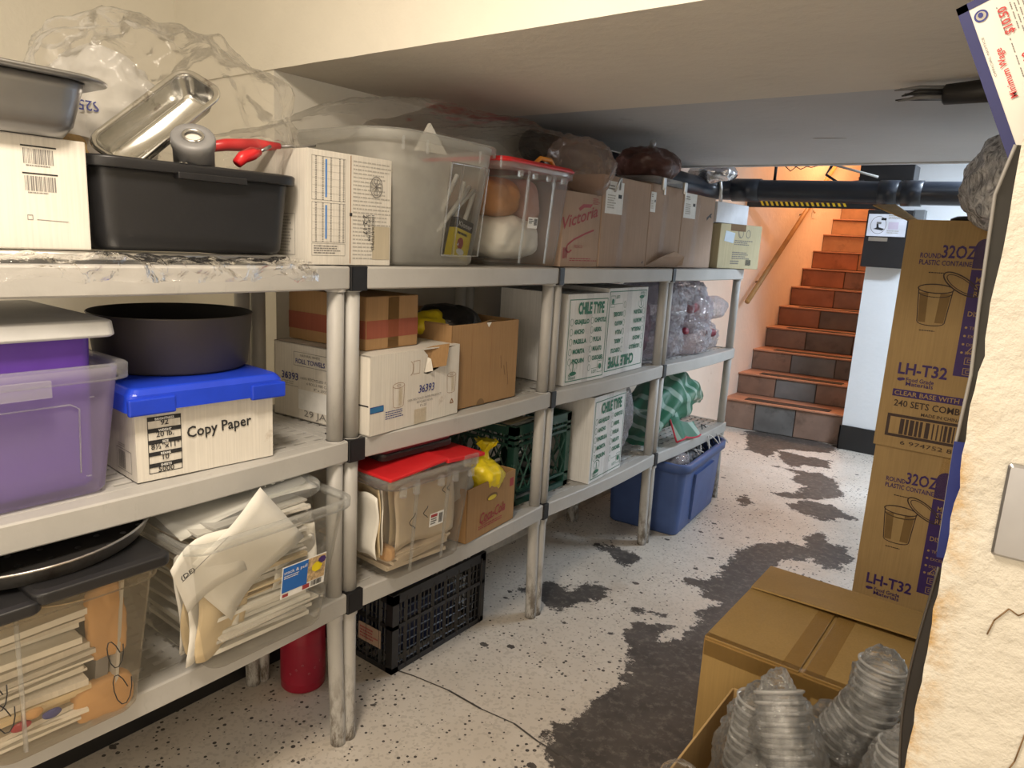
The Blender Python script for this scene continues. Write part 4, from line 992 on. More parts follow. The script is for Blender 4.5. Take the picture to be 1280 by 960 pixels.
# ================================================================ BOTTOM SHELF
# near bin with black lid
t = sthing('storage_bin', 'clear yellowed bin with a black lid full of old papers, nearest on the bottom shelf', 'bin', -1.352, .483, S3)
mb = MB(); bin_shell(mb, .262, .38, .338, .43, .303, .05, M_bintan, 8)
mb.tube([(-.08, -.002, .02), (-.085, -.0245, .29)], .004, M_rim, 6)
for c, s in (((.075, -.013, .15), .03), ((.085, -.012, .07), .035), ((-.12, -.013, .16), .03), ((-.11, -.008, .11), .03)):
    pts = [(c[0]+s*.5*math.cos(k*.5+1), c[1]-.006, c[2]+s*math.sin(k*.62)) for k in range(12)]; mb.tube(pts, .0011, M_ink, 5)
mb.build('bin_body', t)
mb = MB(); bin_rim(mb, .338, .43, .38, .306, .05, M_bintan, .008, .02, 0); mb.build('rim', t)
mb = MB()
for x0, x1, dz in ((-.172, -.05, -.013), (-.06, .178, -.001)):
    mb.loft([rrect(x0, -.045, x1, .42, .02, .312+dz), rrect(x0-.003, -.048, x1+.003, .425, .02, .317+dz), rrect(x0-.003, -.048, x1+.003, .425, .02, .334+dz), rrect(x0+.006, -.035, x1-.006, .41, .02, .338+dz)], M_black, False, True, True, True)
l = mb.build('lid', t, bevel=.003); l['label'] = 'black two-flap lid'
def sheets(name, label, c, w, d, n, th, seed, mat=None, rot=90, jit=.012, kind='stuff', tilt=(0, 0)):
    mb = MB(); rg = random.Random(seed); z = 0
    for k in range(n):
        a = R(rg.uniform(-5, 5)); x, y = rg.uniform(-jit, jit), rg.uniform(-jit, jit); t_ = th*rg.uniform(.5, 1.6)
        m = mat or rg.choice((M_paper, M_paper, M_manila, M_carton_w, M_greypap))
        sw, sd = w*rg.uniform(.86, 1), d*rg.uniform(.86, 1)
        Mx = Matrix.Translation((x, y, z)) @ Matrix.Rotation(a, 4, 'Z') @ Matrix.Rotation(R(rg.uniform(-1.2, 1.2)), 4, 'Y')
        mb.box((-sw/2, -sd/2, 0), (sw/2, sd/2, t_*.8), m, Mx); z += t_
    o = mb.build(name); o.location = c; o.rotation_euler = (R(tilt[0]), R(tilt[1]), R(rot)); tagit(o, label, 'papers', None, kind); return o
M_manila = flat('manila', (.66, .53, .33), .7); M_greypap = flat('grey_paper', (.52, .5, .46), .7); M_orange = flat('orange_envelope', (.56, .32, .13), .6)
sheets('paper_pile', 'heap of old cream papers and envelopes inside the black-lidded bin', (-1.53, .425, S3+.02), .22, .33, 22, .0105, 4)
mb = MB(); mb.box((0, 0, 0), (.006, .3, .26), M_greypap); mb.box((-.03, .02, .02), (-.006, .28, .25), flat('dark_folder', (.2, .2, .21), .6)); o = mb.build('folder'); o.location = (-1.37, .565, S3+.02); o.rotation_euler = (0, R(6), R(92)); tagit(o, 'grey folders standing at the right end of the black-lidded bin', 'folder')
for i, (c, r_s) in enumerate((((-1.385, .55, S3+.04), (.03, .05, .035)), ((-1.385, .565, S3+.20), (.022, .03, .075)))):
    mb = MB(); blob(mb, M_orange, (0, 0, 0), (r_s[0]*.4, r_s[1], r_s[2]), 130+i, .012, 18, 4, sq=5); o = mb.build('orange_envelope'); o.location = c; tagit(o, ('crumpled orange envelope at the bottom corner of the black-lidded bin', 'crumpled orange envelope standing upright in the black-lidded bin')[i], 'envelope')
for i, (c, r_s, m) in enumerate((((-1.355, .42, S3+.085), (.004, .016, .008), M_orange), ((-1.355, .40, S3+.07), (.004, .014, .007), M_redp), ((-1.355, .45, S3+.07), (.004, .014, .007), M_navy))):
    mb = MB(); blob(mb, m, (0, 0, 0), r_s, 140+i, .004, 20, 3); o = mb.build('sticky_tab'); o.location = c; tagit(o, ('small orange tab sticking out of the papers in the black-lidded bin', 'small red tab sticking out of the papers in the black-lidded bin', 'small dark blue tab sticking out of the papers in the black-lidded bin')[i], 'tab')
mb = MB(); mb.grid(10, 4, lambda u, v: (-.14+u*.28, -.004+v*.12, .262+.03*math.sin(u*5+1)*.6-.04*v+.02*u), M_manila); o = mb.build('manila_envelope', solid=.002); o.location = (-1.39, .475, S3); o.rotation_euler = (0, 0, R(90)); tagit(o, 'orange-tan envelope lying over the papers under the black lid', 'envelope')
# perforated pizza pan
t = thing('pizza_pan', 'round perforated dark pizza pan with an aluminium rim on the black lid', 'pan', (-1.575, .492, S3+.34), 0, None, (R(2), R(1.5), 0))
mb = MB(); rp = .24
mb.lathe([(rp-.022, 0), (rp-.012, .003), (rp, .030), (rp+.003, .033), (rp, .036), (rp-.004, .032), (rp-.018, .008)], M_alu, 72); mb.build('rim', t)
mb = MB(); mb.lathe([(rp-.016, .006), (.0005, .006)], M_panin, 72)
for ring_, n in ((.05, 6), (.1, 12), (.15, 18), (.195, 24), (.215, 26)):
    for k in range(n):
        a = 2*PI*k/n; mb.lathe([(.006, .0066), (.0003, .0068)], M_steel, 8, (ring_*math.cos(a), ring_*math.sin(a), 0))
mb.build('pan_disc', t)
# stack & pull bin
t = sthing('storage_bin', 'clear stack and pull bin overflowing with papers, right end of the nearest bottom shelf', 'bin', -1.345, .915, S3)
mb = MB(); bin_shell(mb, .31, .36, .42, .43, .325, .045, M_bin, 8); mb.build('bin_body', t)
mb = MB(); bin_rim(mb, .42, .43, .36, .328, .045, M_rim, .014, .02, 0); mb.build('rim', t)
mb = MB(); mb.box((0, 0, 0), (.125, .0006, .085), M_white); p = front(mb, .125, 0, .085); blu = flat('label_blue', (.02, .14, .5), .5)
p.rect(.002, .016, .072, .083, blu); p.rect(.072, .02, .123, .083, flat('label_photo', (.5, .36, .2), .5, var=.6, vscale=90)); p.disc(.098, .055, .016, .014, M_yellow, 1, 7); p.disc(.112, .07, .012, .01, M_purple, 1, 7)
p.text('stack & pull', .004, .066, .0085, M_white, w=.064, k=2); p.fine(.005, .052, .06, .062, 2, M_white, .9, .4, k=1); p.barcode(.085, .004, .118, .018, M_ink, 5); p.rect(.06, .004, .08, .016, M_redink, 1); p.rect(.004, .004, .02, .012, M_redink, 1)
l = mb.build('printed_label', t); l.matrix_basis = Matrix.Translation((.005, -.0245, .125)) @ Matrix.Rotation(R(8), 4, 'X'); l['label'] = 'blue and white printed label'
sheets('paper_pile', 'wads of cream papers filling the stack and pull bin', (-1.53, .915, S3+.022), .285, .32, 34, .0085, 9, jit=.012)
def sheaf(label, c, w, h, n, gap, seed, mats, turn=90, lean=0):
    """a sheaf of wavy sheets standing on edge, one behind the other"""
    mb = MB(); rg = random.Random(seed)
    for k in range(n):
        ph, am, dx, dh = rg.uniform(0, 6), rg.uniform(.004, .012), rg.uniform(-.012, .012), rg.uniform(-.02, .015)
        mb.grid(14, 10, lambda u, v: (-w/2+u*w+dx+.006*math.sin(v*6+ph), k*gap+am*math.sin(u*5+ph)+.5*am*math.sin(v*8+ph*2), v*(h+dh)+.008*math.sin(u*7+ph)), mats[k % len(mats)])
    o = mb.build('paper_sheaf', solid=.0012); o.location = c; o.rotation_euler = (R(lean), 0, R(turn)); return tagit(o, label, 'papers', None, 'stuff')
sheaf('creased cream sheets standing in the left end of the stack and pull bin', (-1.375, .80, S3+.03), .13, .22, 6, .012, 5, (M_manila, M_paper, M_carton_w), 92)
sheaf('folded white sheets standing in the right end of the stack and pull bin', (-1.385, 1.005, S3+.13), .12, .15, 5, .012, 6, (M_paper, M_greypap, M_paper), 86)
mb = MB(); mb.grid(6, 6, lambda u, v: (u*.15, .02*math.sin(u*3)*v, v*.14+.012*math.sin(u*4)), M_paper); p = Print(mb, (0, -.008, 0), (1, 0, 0), (0, 0, 1)); p.text('(DE)', .01, .105, .012, M_ink); p.line(.01, .1, .13, .128, .001, M_greyink)
o = mb.build('loose_sheet', solid=.001); o.location = (-1.352, .715, S3+.165); o.rotation_euler = (R(14), R(-22), R(90)); tagit(o, 'loose white printed sheet pressed against the front of the stack and pull bin', 'paper')
mb = MB(); mb.grid(8, 6, lambda u, v: (u*.24, .004+.012*math.sin(u*5+v*2), v*.2+.01*math.sin(u*3)), M_paper); o = mb.build('loose_sheet', solid=.001); o.location = (-1.356, .82, S3+.1); o.rotation_euler = (R(8), R(-38), R(90)); tagit(o, 'long white sheet slanting behind the blue label of the stack and pull bin', 'paper')
mb = MB(); mb.grid(10, 8, lambda u, v: (-.19+u*.36, v*.3, .02*math.sin(u*3.1)+.02*math.sin(v*2.5)), M_paper); o = mb.build('loose_sheet', solid=.001); o.location = (-1.4, .92, S3+.325); o.rotation_euler = (R(6), R(-5), R(90)); tagit(o, 'curved white sheet lying on top of the stack and pull bin', 'paper')
t = thing('bin_lid', 'loose clear plastic lid tipped over the papers of the stack and pull bin', 'lid', (-1.36, .71, S3+.325), 90, None, (R(3), R(-3), R(91)))
mb = MB(); mb.loft([rrect(0, -.01, .37, .40, .05, 0), rrect(-.006, -.016, .376, .406, .055, .006), rrect(-.006, -.016, .376, .406, .055, .02), rrect(.01, 0, .36, .39, .05, .024), rrect(.03, .02, .34, .37, .04, .018)], M_rim, False, True, False, True); mb.build('lid_rim', t)
mb = MB(); mb.loft([rrect(.21, .015, .345, .12, .03, .026), rrect(.215, .02, .34, .115, .03, .032)], M_rim, False, True, True, True)
for k in range(3): mb.tube([(.24+k*.025, .05, .034), (.252+k*.025, .075, .034), (.262+k*.025, .05, .034)], .0015, M_white, 5)
mb.build('catch_plate', t)
# bottom shelf, second unit: red-lidded bin
t = sthing('storage_bin', 'clear bin with a hinged red lid and a black binder on top, bottom shelf', 'bin', -1.368, 1.472, S3, -1.5)
mb = MB(); bin_shell(mb, .285, .37, .355, .42, .315, .035, M_bin, 6)
for x in (-.075, .055):
    mb.loft([[(x-.003, -.0015, .01), (x+.003, -.0015, .01), (x+.003, .004, .01), (x-.003, .004, .01)], [(x-.006, -.0265, .30), (x+.006, -.0265, .30), (x+.006, -.02, .30), (x-.006, -.02, .30)]], M_rim, False)
for c, s in (((-.09, -.016, .175), .03), ((-.04, -.018, .19), .022), ((.03, -.021, .245), .016), ((.05, -.021, .245), .014)):
    mb.tube([(c[0]+s*.4*math.cos(k*1.1), c[1]-.004, c[2]+s*(k/6-.5)*1.6) for k in range(7)], .0012, M_ink, 5)
mb.build('bin_body', t)
mb = MB(); bin_rim(mb, .355, .42, .37, .318, .035, M_rim, .012, .03, 0, 6)
for x in (-.15, -.1, .0, .06, .13): mb.box((x, -.043, .265), (x+.014, -.028, .295), M_rim)
mb.build('rim', t)
mb = MB()
mb.add([(-.19, -.036, .318), (.035, -.036, .334), (.035, .39, .334), (-.19, .39, .318), (-.19, -.036, .328), (.035, -.036, .344), (.035, .39, .344), (-.19, .39, .328)], [(3, 2, 1, 0), (4, 5, 6, 7), (0, 1, 5, 4), (1, 2, 6, 5), (2, 3, 7, 6), (3, 0, 4, 7)], M_red)
mb.add([(.03, -.04, .327), (.195, -.04, .318), (.195, .39, .318), (.03, .39, .327), (.03, -.04, .341), (.195, -.04, .33), (.195, .39, .33), (.03, .39, .341)], [(3, 2, 1, 0), (4, 5, 6, 7), (0, 1, 5, 4), (1, 2, 6, 5), (2, 3, 7, 6), (3, 0, 4, 7)], M_red)
mb.box((.1, -.046, .302), (.16, -.036, .336), M_rim)
l = mb.build('lid', t, bevel=.003); l['label'] = 'two-part red lid'
mb = MB(); mb.box((0, 0, 0), (.058, .0006, .042), M_white); p = front(mb, .058, 0, .042); p.rect(.003, .03, .03, .039, M_redink); p.fine(.004, .006, .034, .028, 3, M_ink, seed=7); p.barcode(.037, .006, .055, .037, M_ink, 9)
l = mb.build('price_label', t); l.matrix_basis = Matrix.Translation((-.018, -.0165, .135)) @ Matrix.Rotation(R(4.5), 4, 'X'); l['label'] = 'white price label'
M_cream = flat('cream_folders', (.68, .57, .42), .7)
sheets('paper_pile', 'flat cream papers in the bottom of the hinged red-lidded bin', (-1.55, 1.47, S3+.012), .265, .33, 6, .009, 14, M_cream, jit=.004)
sheaf('upright cream folders filling the hinged red-lidded bin', (-1.405, 1.485, S3+.07), .25, .205, 7, .03, 15, (M_cream, M_manila, M_cream, M_paper), 90)
sheaf('pale sheets curled in the left end of the hinged red-lidded bin', (-1.47, 1.325, S3+.075), .16, .2, 3, .012, 16, (M_paper, M_manila), 170)
mb = MB(); blob(mb, M_orange, (0, 0, 0), (.045, .012, .022), 161, .006, 20, 4, sq=4); o = mb.build('orange_wrapper'); o.location = (-1.43, 1.342, S3+.075); tagit(o, 'orange wrapper low in the left corner of the hinged red-lidded bin', 'wrapper')
t = thing('binder', 'black zip binder with a maroon edge lying on the hinged red lid', 'binder', (-1.43, 1.335, S3+.343), 90, None, (0, R(-2), R(84)))
mb = MB(); M_mar = flat('maroon', (.13, .02, .03), .5); M_bnd = flat('binder_black', (.02, .017, .018), .5)
mb.loft([rrect(0, 0, .27, .30, .02, 0), rrect(-.002, -.002, .272, .302, .022, .014), rrect(0, 0, .27, .30, .02, .02)], M_bnd, False, True, True, True); mb.build('cover', t)
mb = MB(); mb.loft([rrect(.003, .003, .267, .297, .02, .0205), rrect(.0, 0, .27, .30, .022, .03), rrect(.01, .01, .26, .29, .02, .034)], M_mar, False, True, True, True); l = mb.build('maroon_cover', t); l['label'] = 'maroon upper cover'
# cola carton with the yellow bag
w, d, h = .292, .2, .186
t = sthing('carton', 'low open brown cola carton with red cursive lettering and a yellow bag inside', 'box', -1.388, 1.668, S3, 5)
mb = MB(); carton_open(mb, w, d, h, M_carton_b, M_inside); p = front(mb, w, d, h)
p.disc(.145, .125, .033, .013, M_inside, 0); p.disc(.145, .122, .026, .008, M_yellow, 1)
p.text('Coca-Cola', .075, .048, .034, M_redink, w=.155, shear=.3, k=2, bold=.014, rot=2); p.stroke([(.075, .055), (.09, .042), (.12, .046), (.16, .052)], .003, M_redink, 1); p.fine(.07, .025, .24, .04, 2, M_redink, .95, .5, 4); p.rect(.255, .13, .28, .16, M_redink)
mb.build('carton_body', t, bevel=.002)
mb = MB(); blob(mb, M_yellow, (0, -.02, 0), (.065, .085, .055), 170, .03, 9, 5)
mb.lathe([(.035, .03), (.016, .06), (.013, .075), (.03, .1), (.036, .115), (.02, .11)], M_yellow, 12)
rg = random.Random(3)
for k in range(7): a = k*.9; mb.add([(0, 0, .07), (.045*math.cos(a), .045*math.sin(a), .10+.02*rg.random()), (.04*math.cos(a+.5), .04*math.sin(a+.5), .12)], [(0, 1, 2)], M_yellow)
o = mb.build('yellow_bag'); o.location = (-1.475, 1.845, S3+.185); o.rotation_euler = (R(-8), 0, 0); tagit(o, 'bright yellow plastic bag tied in a knot in the cola carton', 'bag')
mb = MB(); blob(mb, M_wbag, (0, 0, 0), (.05, .05, .06), 172, .03, 9, 4); o = mb.build('white_bag'); o.location = (-1.475, 1.70, S3+.18); tagit(o, 'small white plastic bag beside the knotted yellow bag', 'bag')
# green milk crate
def crate(name, label, loc, w, d, h, mat, style, turn=0, t_=.012):
    t = sthing(name, label, 'crate', *loc, turn)
    mb = MB()
    for z0, z1 in ((h-.035, h), (0, .02)) + (((h*.56, h*.56+.014),) if style == 'grid' else ((h-.055, h-.046), (h-.078, h-.068), (.05, .06))):
        mb.box((0, 0, z0), (w, t_, z1), mat); mb.box((0, d-t_, z0), (w, d, z1), mat); mb.box((0, t_, z0), (t_, d-t_, z1), mat); mb.box((w-t_, t_, z0), (w, d-t_, z1), mat)
    for x in (0, w-.03):
        for y in (0, d-.03): mb.box((x, y, .0), (x+.03, y+.03, h-.002), mat)
    def side(P, L):
        if style == 'grid':
            nb = int(L/.021)
            for k in range(1, nb): mb.bar(P(L*k/nb, .01), P(L*k/nb, h-.02), .0045 if k % 3 else .012, mat)
            for k in range(1, 9): mb.bar(P(.01, h*k/9), P(L-.01, h*k/9), .004, mat)
        else:
            lo, hi = .06, h-.07; n = max(4, int(L/.05)); s = L/n
            for k in range(-4, n+1):
                for sg in (1, -1):
                    a = (k*s, lo) if sg > 0 else (k*s, hi); e = (k*s+(hi-lo)*.55, hi if sg > 0 else lo)
                    u0, v0 = a; u1, v1 = e
                    if u0 < 0: v0 += (v1-v0)*(-u0)/(u1-u0); u0 = 0
                    if u1 > L: v1 -= (v1-v0)*(u1-L)/(u1-u0); u1 = L
                    if u1-u0 > .01: mb.bar(P(u0, v0), P(u1, v1), .006, mat)
            for k in range(1, n): mb.bar(P(L*k/n, h-.085), P(L*k/n, h-.03), .006, mat)
    side(lambda u, v: (u, t_*.5, v), w); side(lambda u, v: (u, d-t_*.5, v), w); side(lambda u, v: (t_*.5, u, v), d); side(lambda u, v: (w-t_*.5, u, v), d)
    for k in range(8): mb.box((.01, .02+k*(d-.05)/7, .002), (w-.01, .028+k*(d-.05)/7, .008), mat)
    mb.build('crate_body', t); return t
M_gcrate = flat('green_crate', (.018, .075, .058), .45)
crate('milk_crate', 'dark green milk crate with diamond lattice sides on the bottom shelf', (-1.478, 2.03, S3+.001), .385, .33, .31, M_gcrate, 'diamond')
mb = MB()
for k in range(3): mb.grid(6, 4, lambda u, v: (u*.2-.02*k, v*.16, .012*k+.02*math.sin(u*4+k)*v), (M_greypap, M_paper, M_manila)[k])
o = mb.build('magazines', solid=.001); o.location = (-1.52, 2.07, S3+.285); o.rotation_euler = (R(-8), 0, R(95)); tagit(o, 'creased grey leaflets lying in the top of the green milk crate', 'papers', None, 'stuff')
bag('crinkled clear bag of film behind the single chile carton', (-1.63, 2.89, S3+.19), (.15, .1, .19), 180, M_filmcool)
mb = MB(); mb.box((0, 0, 0), (.15, .2, .12), flat('taupe_carton', (.36, .32, .28), .7)); o = mb.build('carton', bevel=.003); o.location = (-1.555, 2.815, S3+.001); o.rotation_euler = (0, 0, R(90)); tagit(o, 'small taupe carton under the clear bag behind the single chile carton', 'box')
# green mesh bag
def mesh_mat():
    m, nt, out = _new('green_mesh')
    b = nt.nodes.new('ShaderNodeBsdfPrincipled'); b.inputs['Roughness'].default_value = .5
    tr = nt.nodes.new('ShaderNodeBsdfTransparent')
    v = _coords(nt, (0, 1, .35)); w_ = nt.nodes.new('ShaderNodeTexWave'); w_.inputs['Scale'].default_value = 5.5; w_.inputs['Distortion'].default_value = 1.5; w_.bands_direction = 'DIAGONAL'; nt.links.new(v, w_.inputs['Vector'])
    c = _ramp(nt, w_.outputs['Fac'], .74, (.008, .15, .08), .86, (.30, .46, .40)); nt.links.new(c, b.inputs['Base Color'])
    mx = nt.nodes.new('ShaderNodeMixShader'); mx.inputs[0].default_value = .86
    nt.links.new(tr.outputs[0], mx.inputs[1]); nt.links.new(b.outputs[0], mx.inputs[2]); nt.links.new(mx.outputs[0], out.inputs[0]); return m
M_mesh = mesh_mat()
t = thing('mesh_bag', 'green and white striped mesh bag with red hem slumped on the bottom shelf', 'bag', (-1.56, 3.50, S3))
mb = MB()
def bagpt(u, v):
    a = u*2*PI; y = -.35+v*.78
    hh = .105+.05*math.sin(PI*min(1, v*1.15))-.07*max(0, v-.62)*2.4
    zc = .09+.14*math.sin(PI*min(1, v*.9+.02))*.85+.06*max(0, v-.6)
    rx = .13*(1-.75*max(0, v-.5)*1.9)
    q = Vector((math.cos(a)*2, v*5, math.sin(a)*2)); k = 1+.34*noise.noise(q)
    return (rx*math.cos(a)*k, y, max(.004, zc+hh*.9*math.sin(a)*k))
mb.grid(48, 40, bagpt, M_mesh); mb.build('bag_body', t)
mb = MB(); M_hem = flat('red_hem', (.5, .03, .06), .6)
def skirt(u, v): return (.12+.05*v+.02*math.sin(u*8), -.2+u*.26, .14-.115*v-.05*u*(1-v)+.015*math.sin(u*6))
mb.grid(16, 8, skirt, M_mesh); mb.tube([skirt(u/12, 1) for u in range(13)], .005, M_hem, 6); mb.tube([skirt(0, v/6) for v in range(7)], .005, M_hem, 6); 
l = mb.build('open_hem', t); l['label'] = 'red-hemmed open mouth of the bag'
# ================================================================ FLOOR
t = crate('plastic_crate', 'black plastic lattice crate on the floor under the second shelving unit', (-1.555, 1.512, .001), .482, .36, .285, M_black, 'grid', 0)
mb = MB(); mb.box((-.0015, .055, .075), (0, .165, .14), M_carton_m); q = Print(mb, (-.0015, .165, .075), (0, -1, 0), (0, 0, 1)); q.fine(.008, .01, .1, .055, 4, M_redink)
l = mb.build('paper_label', t); l['label'] = 'faded pink label'
mb = MB(); mb.box((0, 0, 0), (.3, .2, .17), flat('navy_pack', (.02, .03, .09), .5)); o = mb.build('packet', bevel=.01); o.location = (-1.61, 1.58, .012); o.rotation_euler = (0, 0, R(90)); tagit(o, 'dark blue packet inside the black lattice crate', 'packet')
# red jug
M_mauve = flat('label_mauve', (.4, .12, .14), .5)
t = thing('jug', 'dark red plastic tub lying in shadow under the nearest shelving unit', 'tub', (-1.745, 1.30, .0))
mb = MB(); mb.lathe([(.066, 0), (.07, .006), (.07, .2), (.066, .215), (.03, .235), (.03, .25), (.0005, .25)], M_redp, 36, cap0=True); mb.build('tub_body', t)
mb = MB(); mb.lathe([(.0708, .03), (.0708, .17)], flat('dark_red_label', (.30, .008, .03), .4), 36)
for k in range(9): a = R(-70+k*16); mb.lathe([(.004, 0), (.0025, .0008)], M_mauve, 8, M=Matrix.Translation((.0712*math.cos(a), .0712*math.sin(a), .07+.016*(k % 3))) @ Matrix.Rotation(a, 4, 'Z') @ Matrix.Rotation(R(90), 4, 'Y'))
mb.build('label_band', t)
# blue bin with wires
t = sthing('storage_bin', 'large blue plastic bin full of wires on the floor under the far unit', 'bin', -1.372, 3.62, 0, 5)
mb = MB(); bin_shell(mb, .65, .38, .69, .42, .385, .05, M_navybin, 8)
mb.loft([[(-.16, -.028, .3), (.16, -.028, .3), (.16, .0, .3), (-.16, 0, .3)], [(-.13, -.012, .04), (.13, -.012, .04), (.13, .02, .04), (-.13, .02, .04)]], M_navybin, False, True, True, True)
mb.build('bin_body', t, solid=.003)
mb = MB(); bin_rim(mb, .69, .42, .38, .392, .05, M_navybin, .02, .045, 0); mb.build('rim', t)
M_wire = flat('pale_wire', (.6, .6, .6), .35); M_wire2 = flat('dark_wire', (.03, .03, .035), .4)
rg = random.Random(17)
for k in range(9):
    y = 3.52+.047*k; x = -1.40+rg.uniform(-.02, .05); hh = rg.uniform(.03, .13) if k > 3 else rg.uniform(.01, .04); w_ = rg.uniform(.06, .16)
    pts = [(x-.05*(1-abs(s-5)/5), y+w_*(s/10-.5), .375+hh*math.sin(PI*s/10)) for s in range(11)]
    mb = MB(); mb.tube(pts, .0035, M_wire if k % 3 else M_wire2, 7)
    o = mb.build('cable'); lb = 'looped %s cable sticking up out of the blue bin' % ('pale' if k % 3 else 'dark'); tagit(o, lb, 'cable', 'pale cables in the blue bin' if k % 3 else 'dark cables in the blue bin')
mb = MB(); blob(mb, flat('tangled_cables', (.22, .22, .23), .5, var=.5, vscale=30, bump=.8, bscale=30), (0, 0, 0), (.29, .14, .045), 190, .05, 10, 5); o = mb.build('cable_heap'); o.location = (-1.57, 3.63, .335); o.rotation_euler = (0, 0, R(95)); tagit(o, 'tangle of grey wires filling the blue bin', 'cables', None, 'stuff')
mb = MB(); blob(mb, M_filmcool, (0, 0, 0), (.09, .08, .04), 192, .03, 12, 4); o = mb.build('clear_bag'); o.location = (-1.45, 3.39, .37); tagit(o, 'crumpled clear wrap in the left end of the blue bin', 'bag')

# ================================================================ RIGHT SIDE
def tub_icon(p, u, v, s, mat):
    p.ring(u, v+.115*s, .055*s, .017*s, .004*s, mat, 1); p.ring(u, v+.10*s, .05*s, .015*s, .003*s, mat, 1, 16, 180, 360)
    p.line(u-.051*s, v+.112*s, u-.041*s, v, .003*s, mat); p.line(u+.051*s, v+.112*s, u+.041*s, v, .003*s, mat); p.ring(u, v, .041*s, .012*s, .003*s, mat, 1, 16, 180, 360)
    p.poly([(u-.046*s, v+.1*s), (u-.038*s, v), (u+.038*s, v), (u+.046*s, v+.1*s)], M_tubshade); p.poly([(u-.02*s, v+.1*s), (u-.016*s, v), (u+.012*s, v), (u+.016*s, v+.1*s)], M_tubhi, 1)
    c, sn = math.cos(R(-32)), math.sin(R(-32))
    for ru, rv, t_ in ((.062, .024, .004), (.05, .018, .0025)):
        n = 24; pts = [(u+.07*s+(ru*math.cos(2*PI*i/n)*c-rv*math.sin(2*PI*i/n)*sn)*s, v+.135*s+(ru*math.cos(2*PI*i/n)*sn+rv*math.sin(2*PI*i/n)*c)*s) for i in range(n+1)]
        p.stroke(pts, t_*s, mat, 2)
    p.fine(u-.03*s, v+.165*s, u+.03*s, v+.172*s, 1, mat, .95); p.fine(u-.03*s, v-.032*s, u+.03*s, v-.025*s, 1, mat, .95)
M_tubshade = flat('carton_shade', (.25, .15, .05), .7); M_tubhi = flat('carton_highlight', (.46, .31, .13), .7)
M_sep = flat('dark_brown_ink', (.06, .035, .03), .6)
def cup_carton(label, loc, rz, top):
    w, d, h = .56, .42, .797
    t = thing('carton', label, 'box', loc, rz, 'tall printed container cartons stacked by the pillar')
    mb = MB(); mb.box((0, 0, 0), (w, d, h), M_carton_k); p = front(mb, w, d, h)
    p.text('ROUND', .052, h-.125, .016, M_purple, w=.062, k=2, bold=.012); p.text('32OZ', .115, h-.122, .04, M_purple, w=.10, k=2, bold=.02); p.text('PLASTIC CONTAINER', .052, h-.148, .016, M_purple, w=.165, k=2, bold=.012)
    # purple panel with white print
    pu0 = .207; n = 8
    pts = [(pu0, .285), (w, .285), (w, h-.055), (pu0+.03, h-.055)]+[(pu0+.03-.03*math.sin(R(90*i/n)), h-.085+.03*math.cos(R(90*i/n))) for i in range(1, n+1)]
    p.poly(pts, M_purple)
    p.rect(pu0, .645-.004, w, .645, M_carton_k, 1)
    p.text('N', pu0+.045, h-.145, .06, M_carton_k, w=.045, k=2, bold=.03); p.line(pu0+.045, h-.076, pu0+.14, h-.076, .005, M_carton_k, 1)
    p.text('MICROWAVE', pu0+.018, .60, .017, M_carton_k, w=.12, k=2, bold=.012); p.text('STACKABLE', pu0+.018, .577, .017, M_carton_k, w=.115, k=2, bold=.012); p.text('REUSABLE', pu0+.018, .553, .017, M_carton_k, w=.10, k=2, bold=.012)
    p.text('FREEZER', pu0+.04, .51, .016, M_carton_k, w=.08, k=2, bold=.012); p.text('DISHWASHER', pu0+.012, .488, .016, M_carton_k, w=.13, k=2, bold=.012)
    for i, s in enumerate(('TEST BY FDA', 'EXCELLENT QUALITY', 'DISHWASHER SAFE', 'BPA FREE')):
        v = .445-i*.028; p.disc(pu0+.014, v+.005, .004, .004, M_carton_k, 1, 10); p.text(s, pu0+.024, v, .0095, M_carton_k, k=2)
    for r in range(3):
        for c in range(3):
            u, v = pu0+.042+c*.052, .375-r*.036
            if r == 0 and c < 2:
                for a in (90, 210, 330): p.line(u+.017*math.cos(R(a)), v+.015*math.sin(R(a))-.002, u+.017*math.cos(R(a+120)), v+.015*math.sin(R(a+120))-.002, .0028, M_carton_k, 1)
                p.text('4', u-.004, v-.006, .009, M_carton_k, k=2)
            else: p.frame(u-.016, v-.012, u+.016, v+.012, .002, M_carton_k, 1); p.frame(u-.008, v-.005, u+.008, v+.006, .0018, M_carton_k, 1)
    tub_icon(p, .115, .455, 1.0, M_sep)
    p.text('LH-T32', .042, .268, .038, M_purple, w=.15, k=2, bold=.024)
    p.disc(.052, .248, .009, .006, M_purple, 1, 10); p.disc(.06, .25, .008, .005, M_purple, 2, 10); p.text('Food Grade', .072, .243, .014, M_purple, w=.085, k=2, bold=.012); p.text('Materials', .072, .228, .014, M_purple, w=.085, k=2, bold=.012)
    p.rect(.036, .186, .42, .212, M_purple); p.text('CLEAR BASE WITH CLEAR LID', .042, .1915, .0155, M_carton_k, w=.32, k=2, bold=.012)
    p.text('240 SETS COMBO', .046, .152, .022, M_sep, w=.225, k=2, bold=.014); p.text('MADE IN CHINA', .135, .128, .011, M_sep, w=.12, k=2, bold=.01)
    p.frame(.032, .04, .36, .122, .010, M_sep); p.barcode(.075, .052, .34, .108, M_sep, 12); p.text('6 974752 860057', .085, .016, .014, M_sep, w=.25, k=2)
    mb.build('carton_body', t, bevel=.004)
    tb = MB(); tb.add([(.205, -.0016, h-.16), (.25, -.0016, h-.15), (.262, -.0016, h+.001), (.215, -.0016, h+.001)], [(0, 1, 2, 3)], M_tape); tb.build('tape', t)
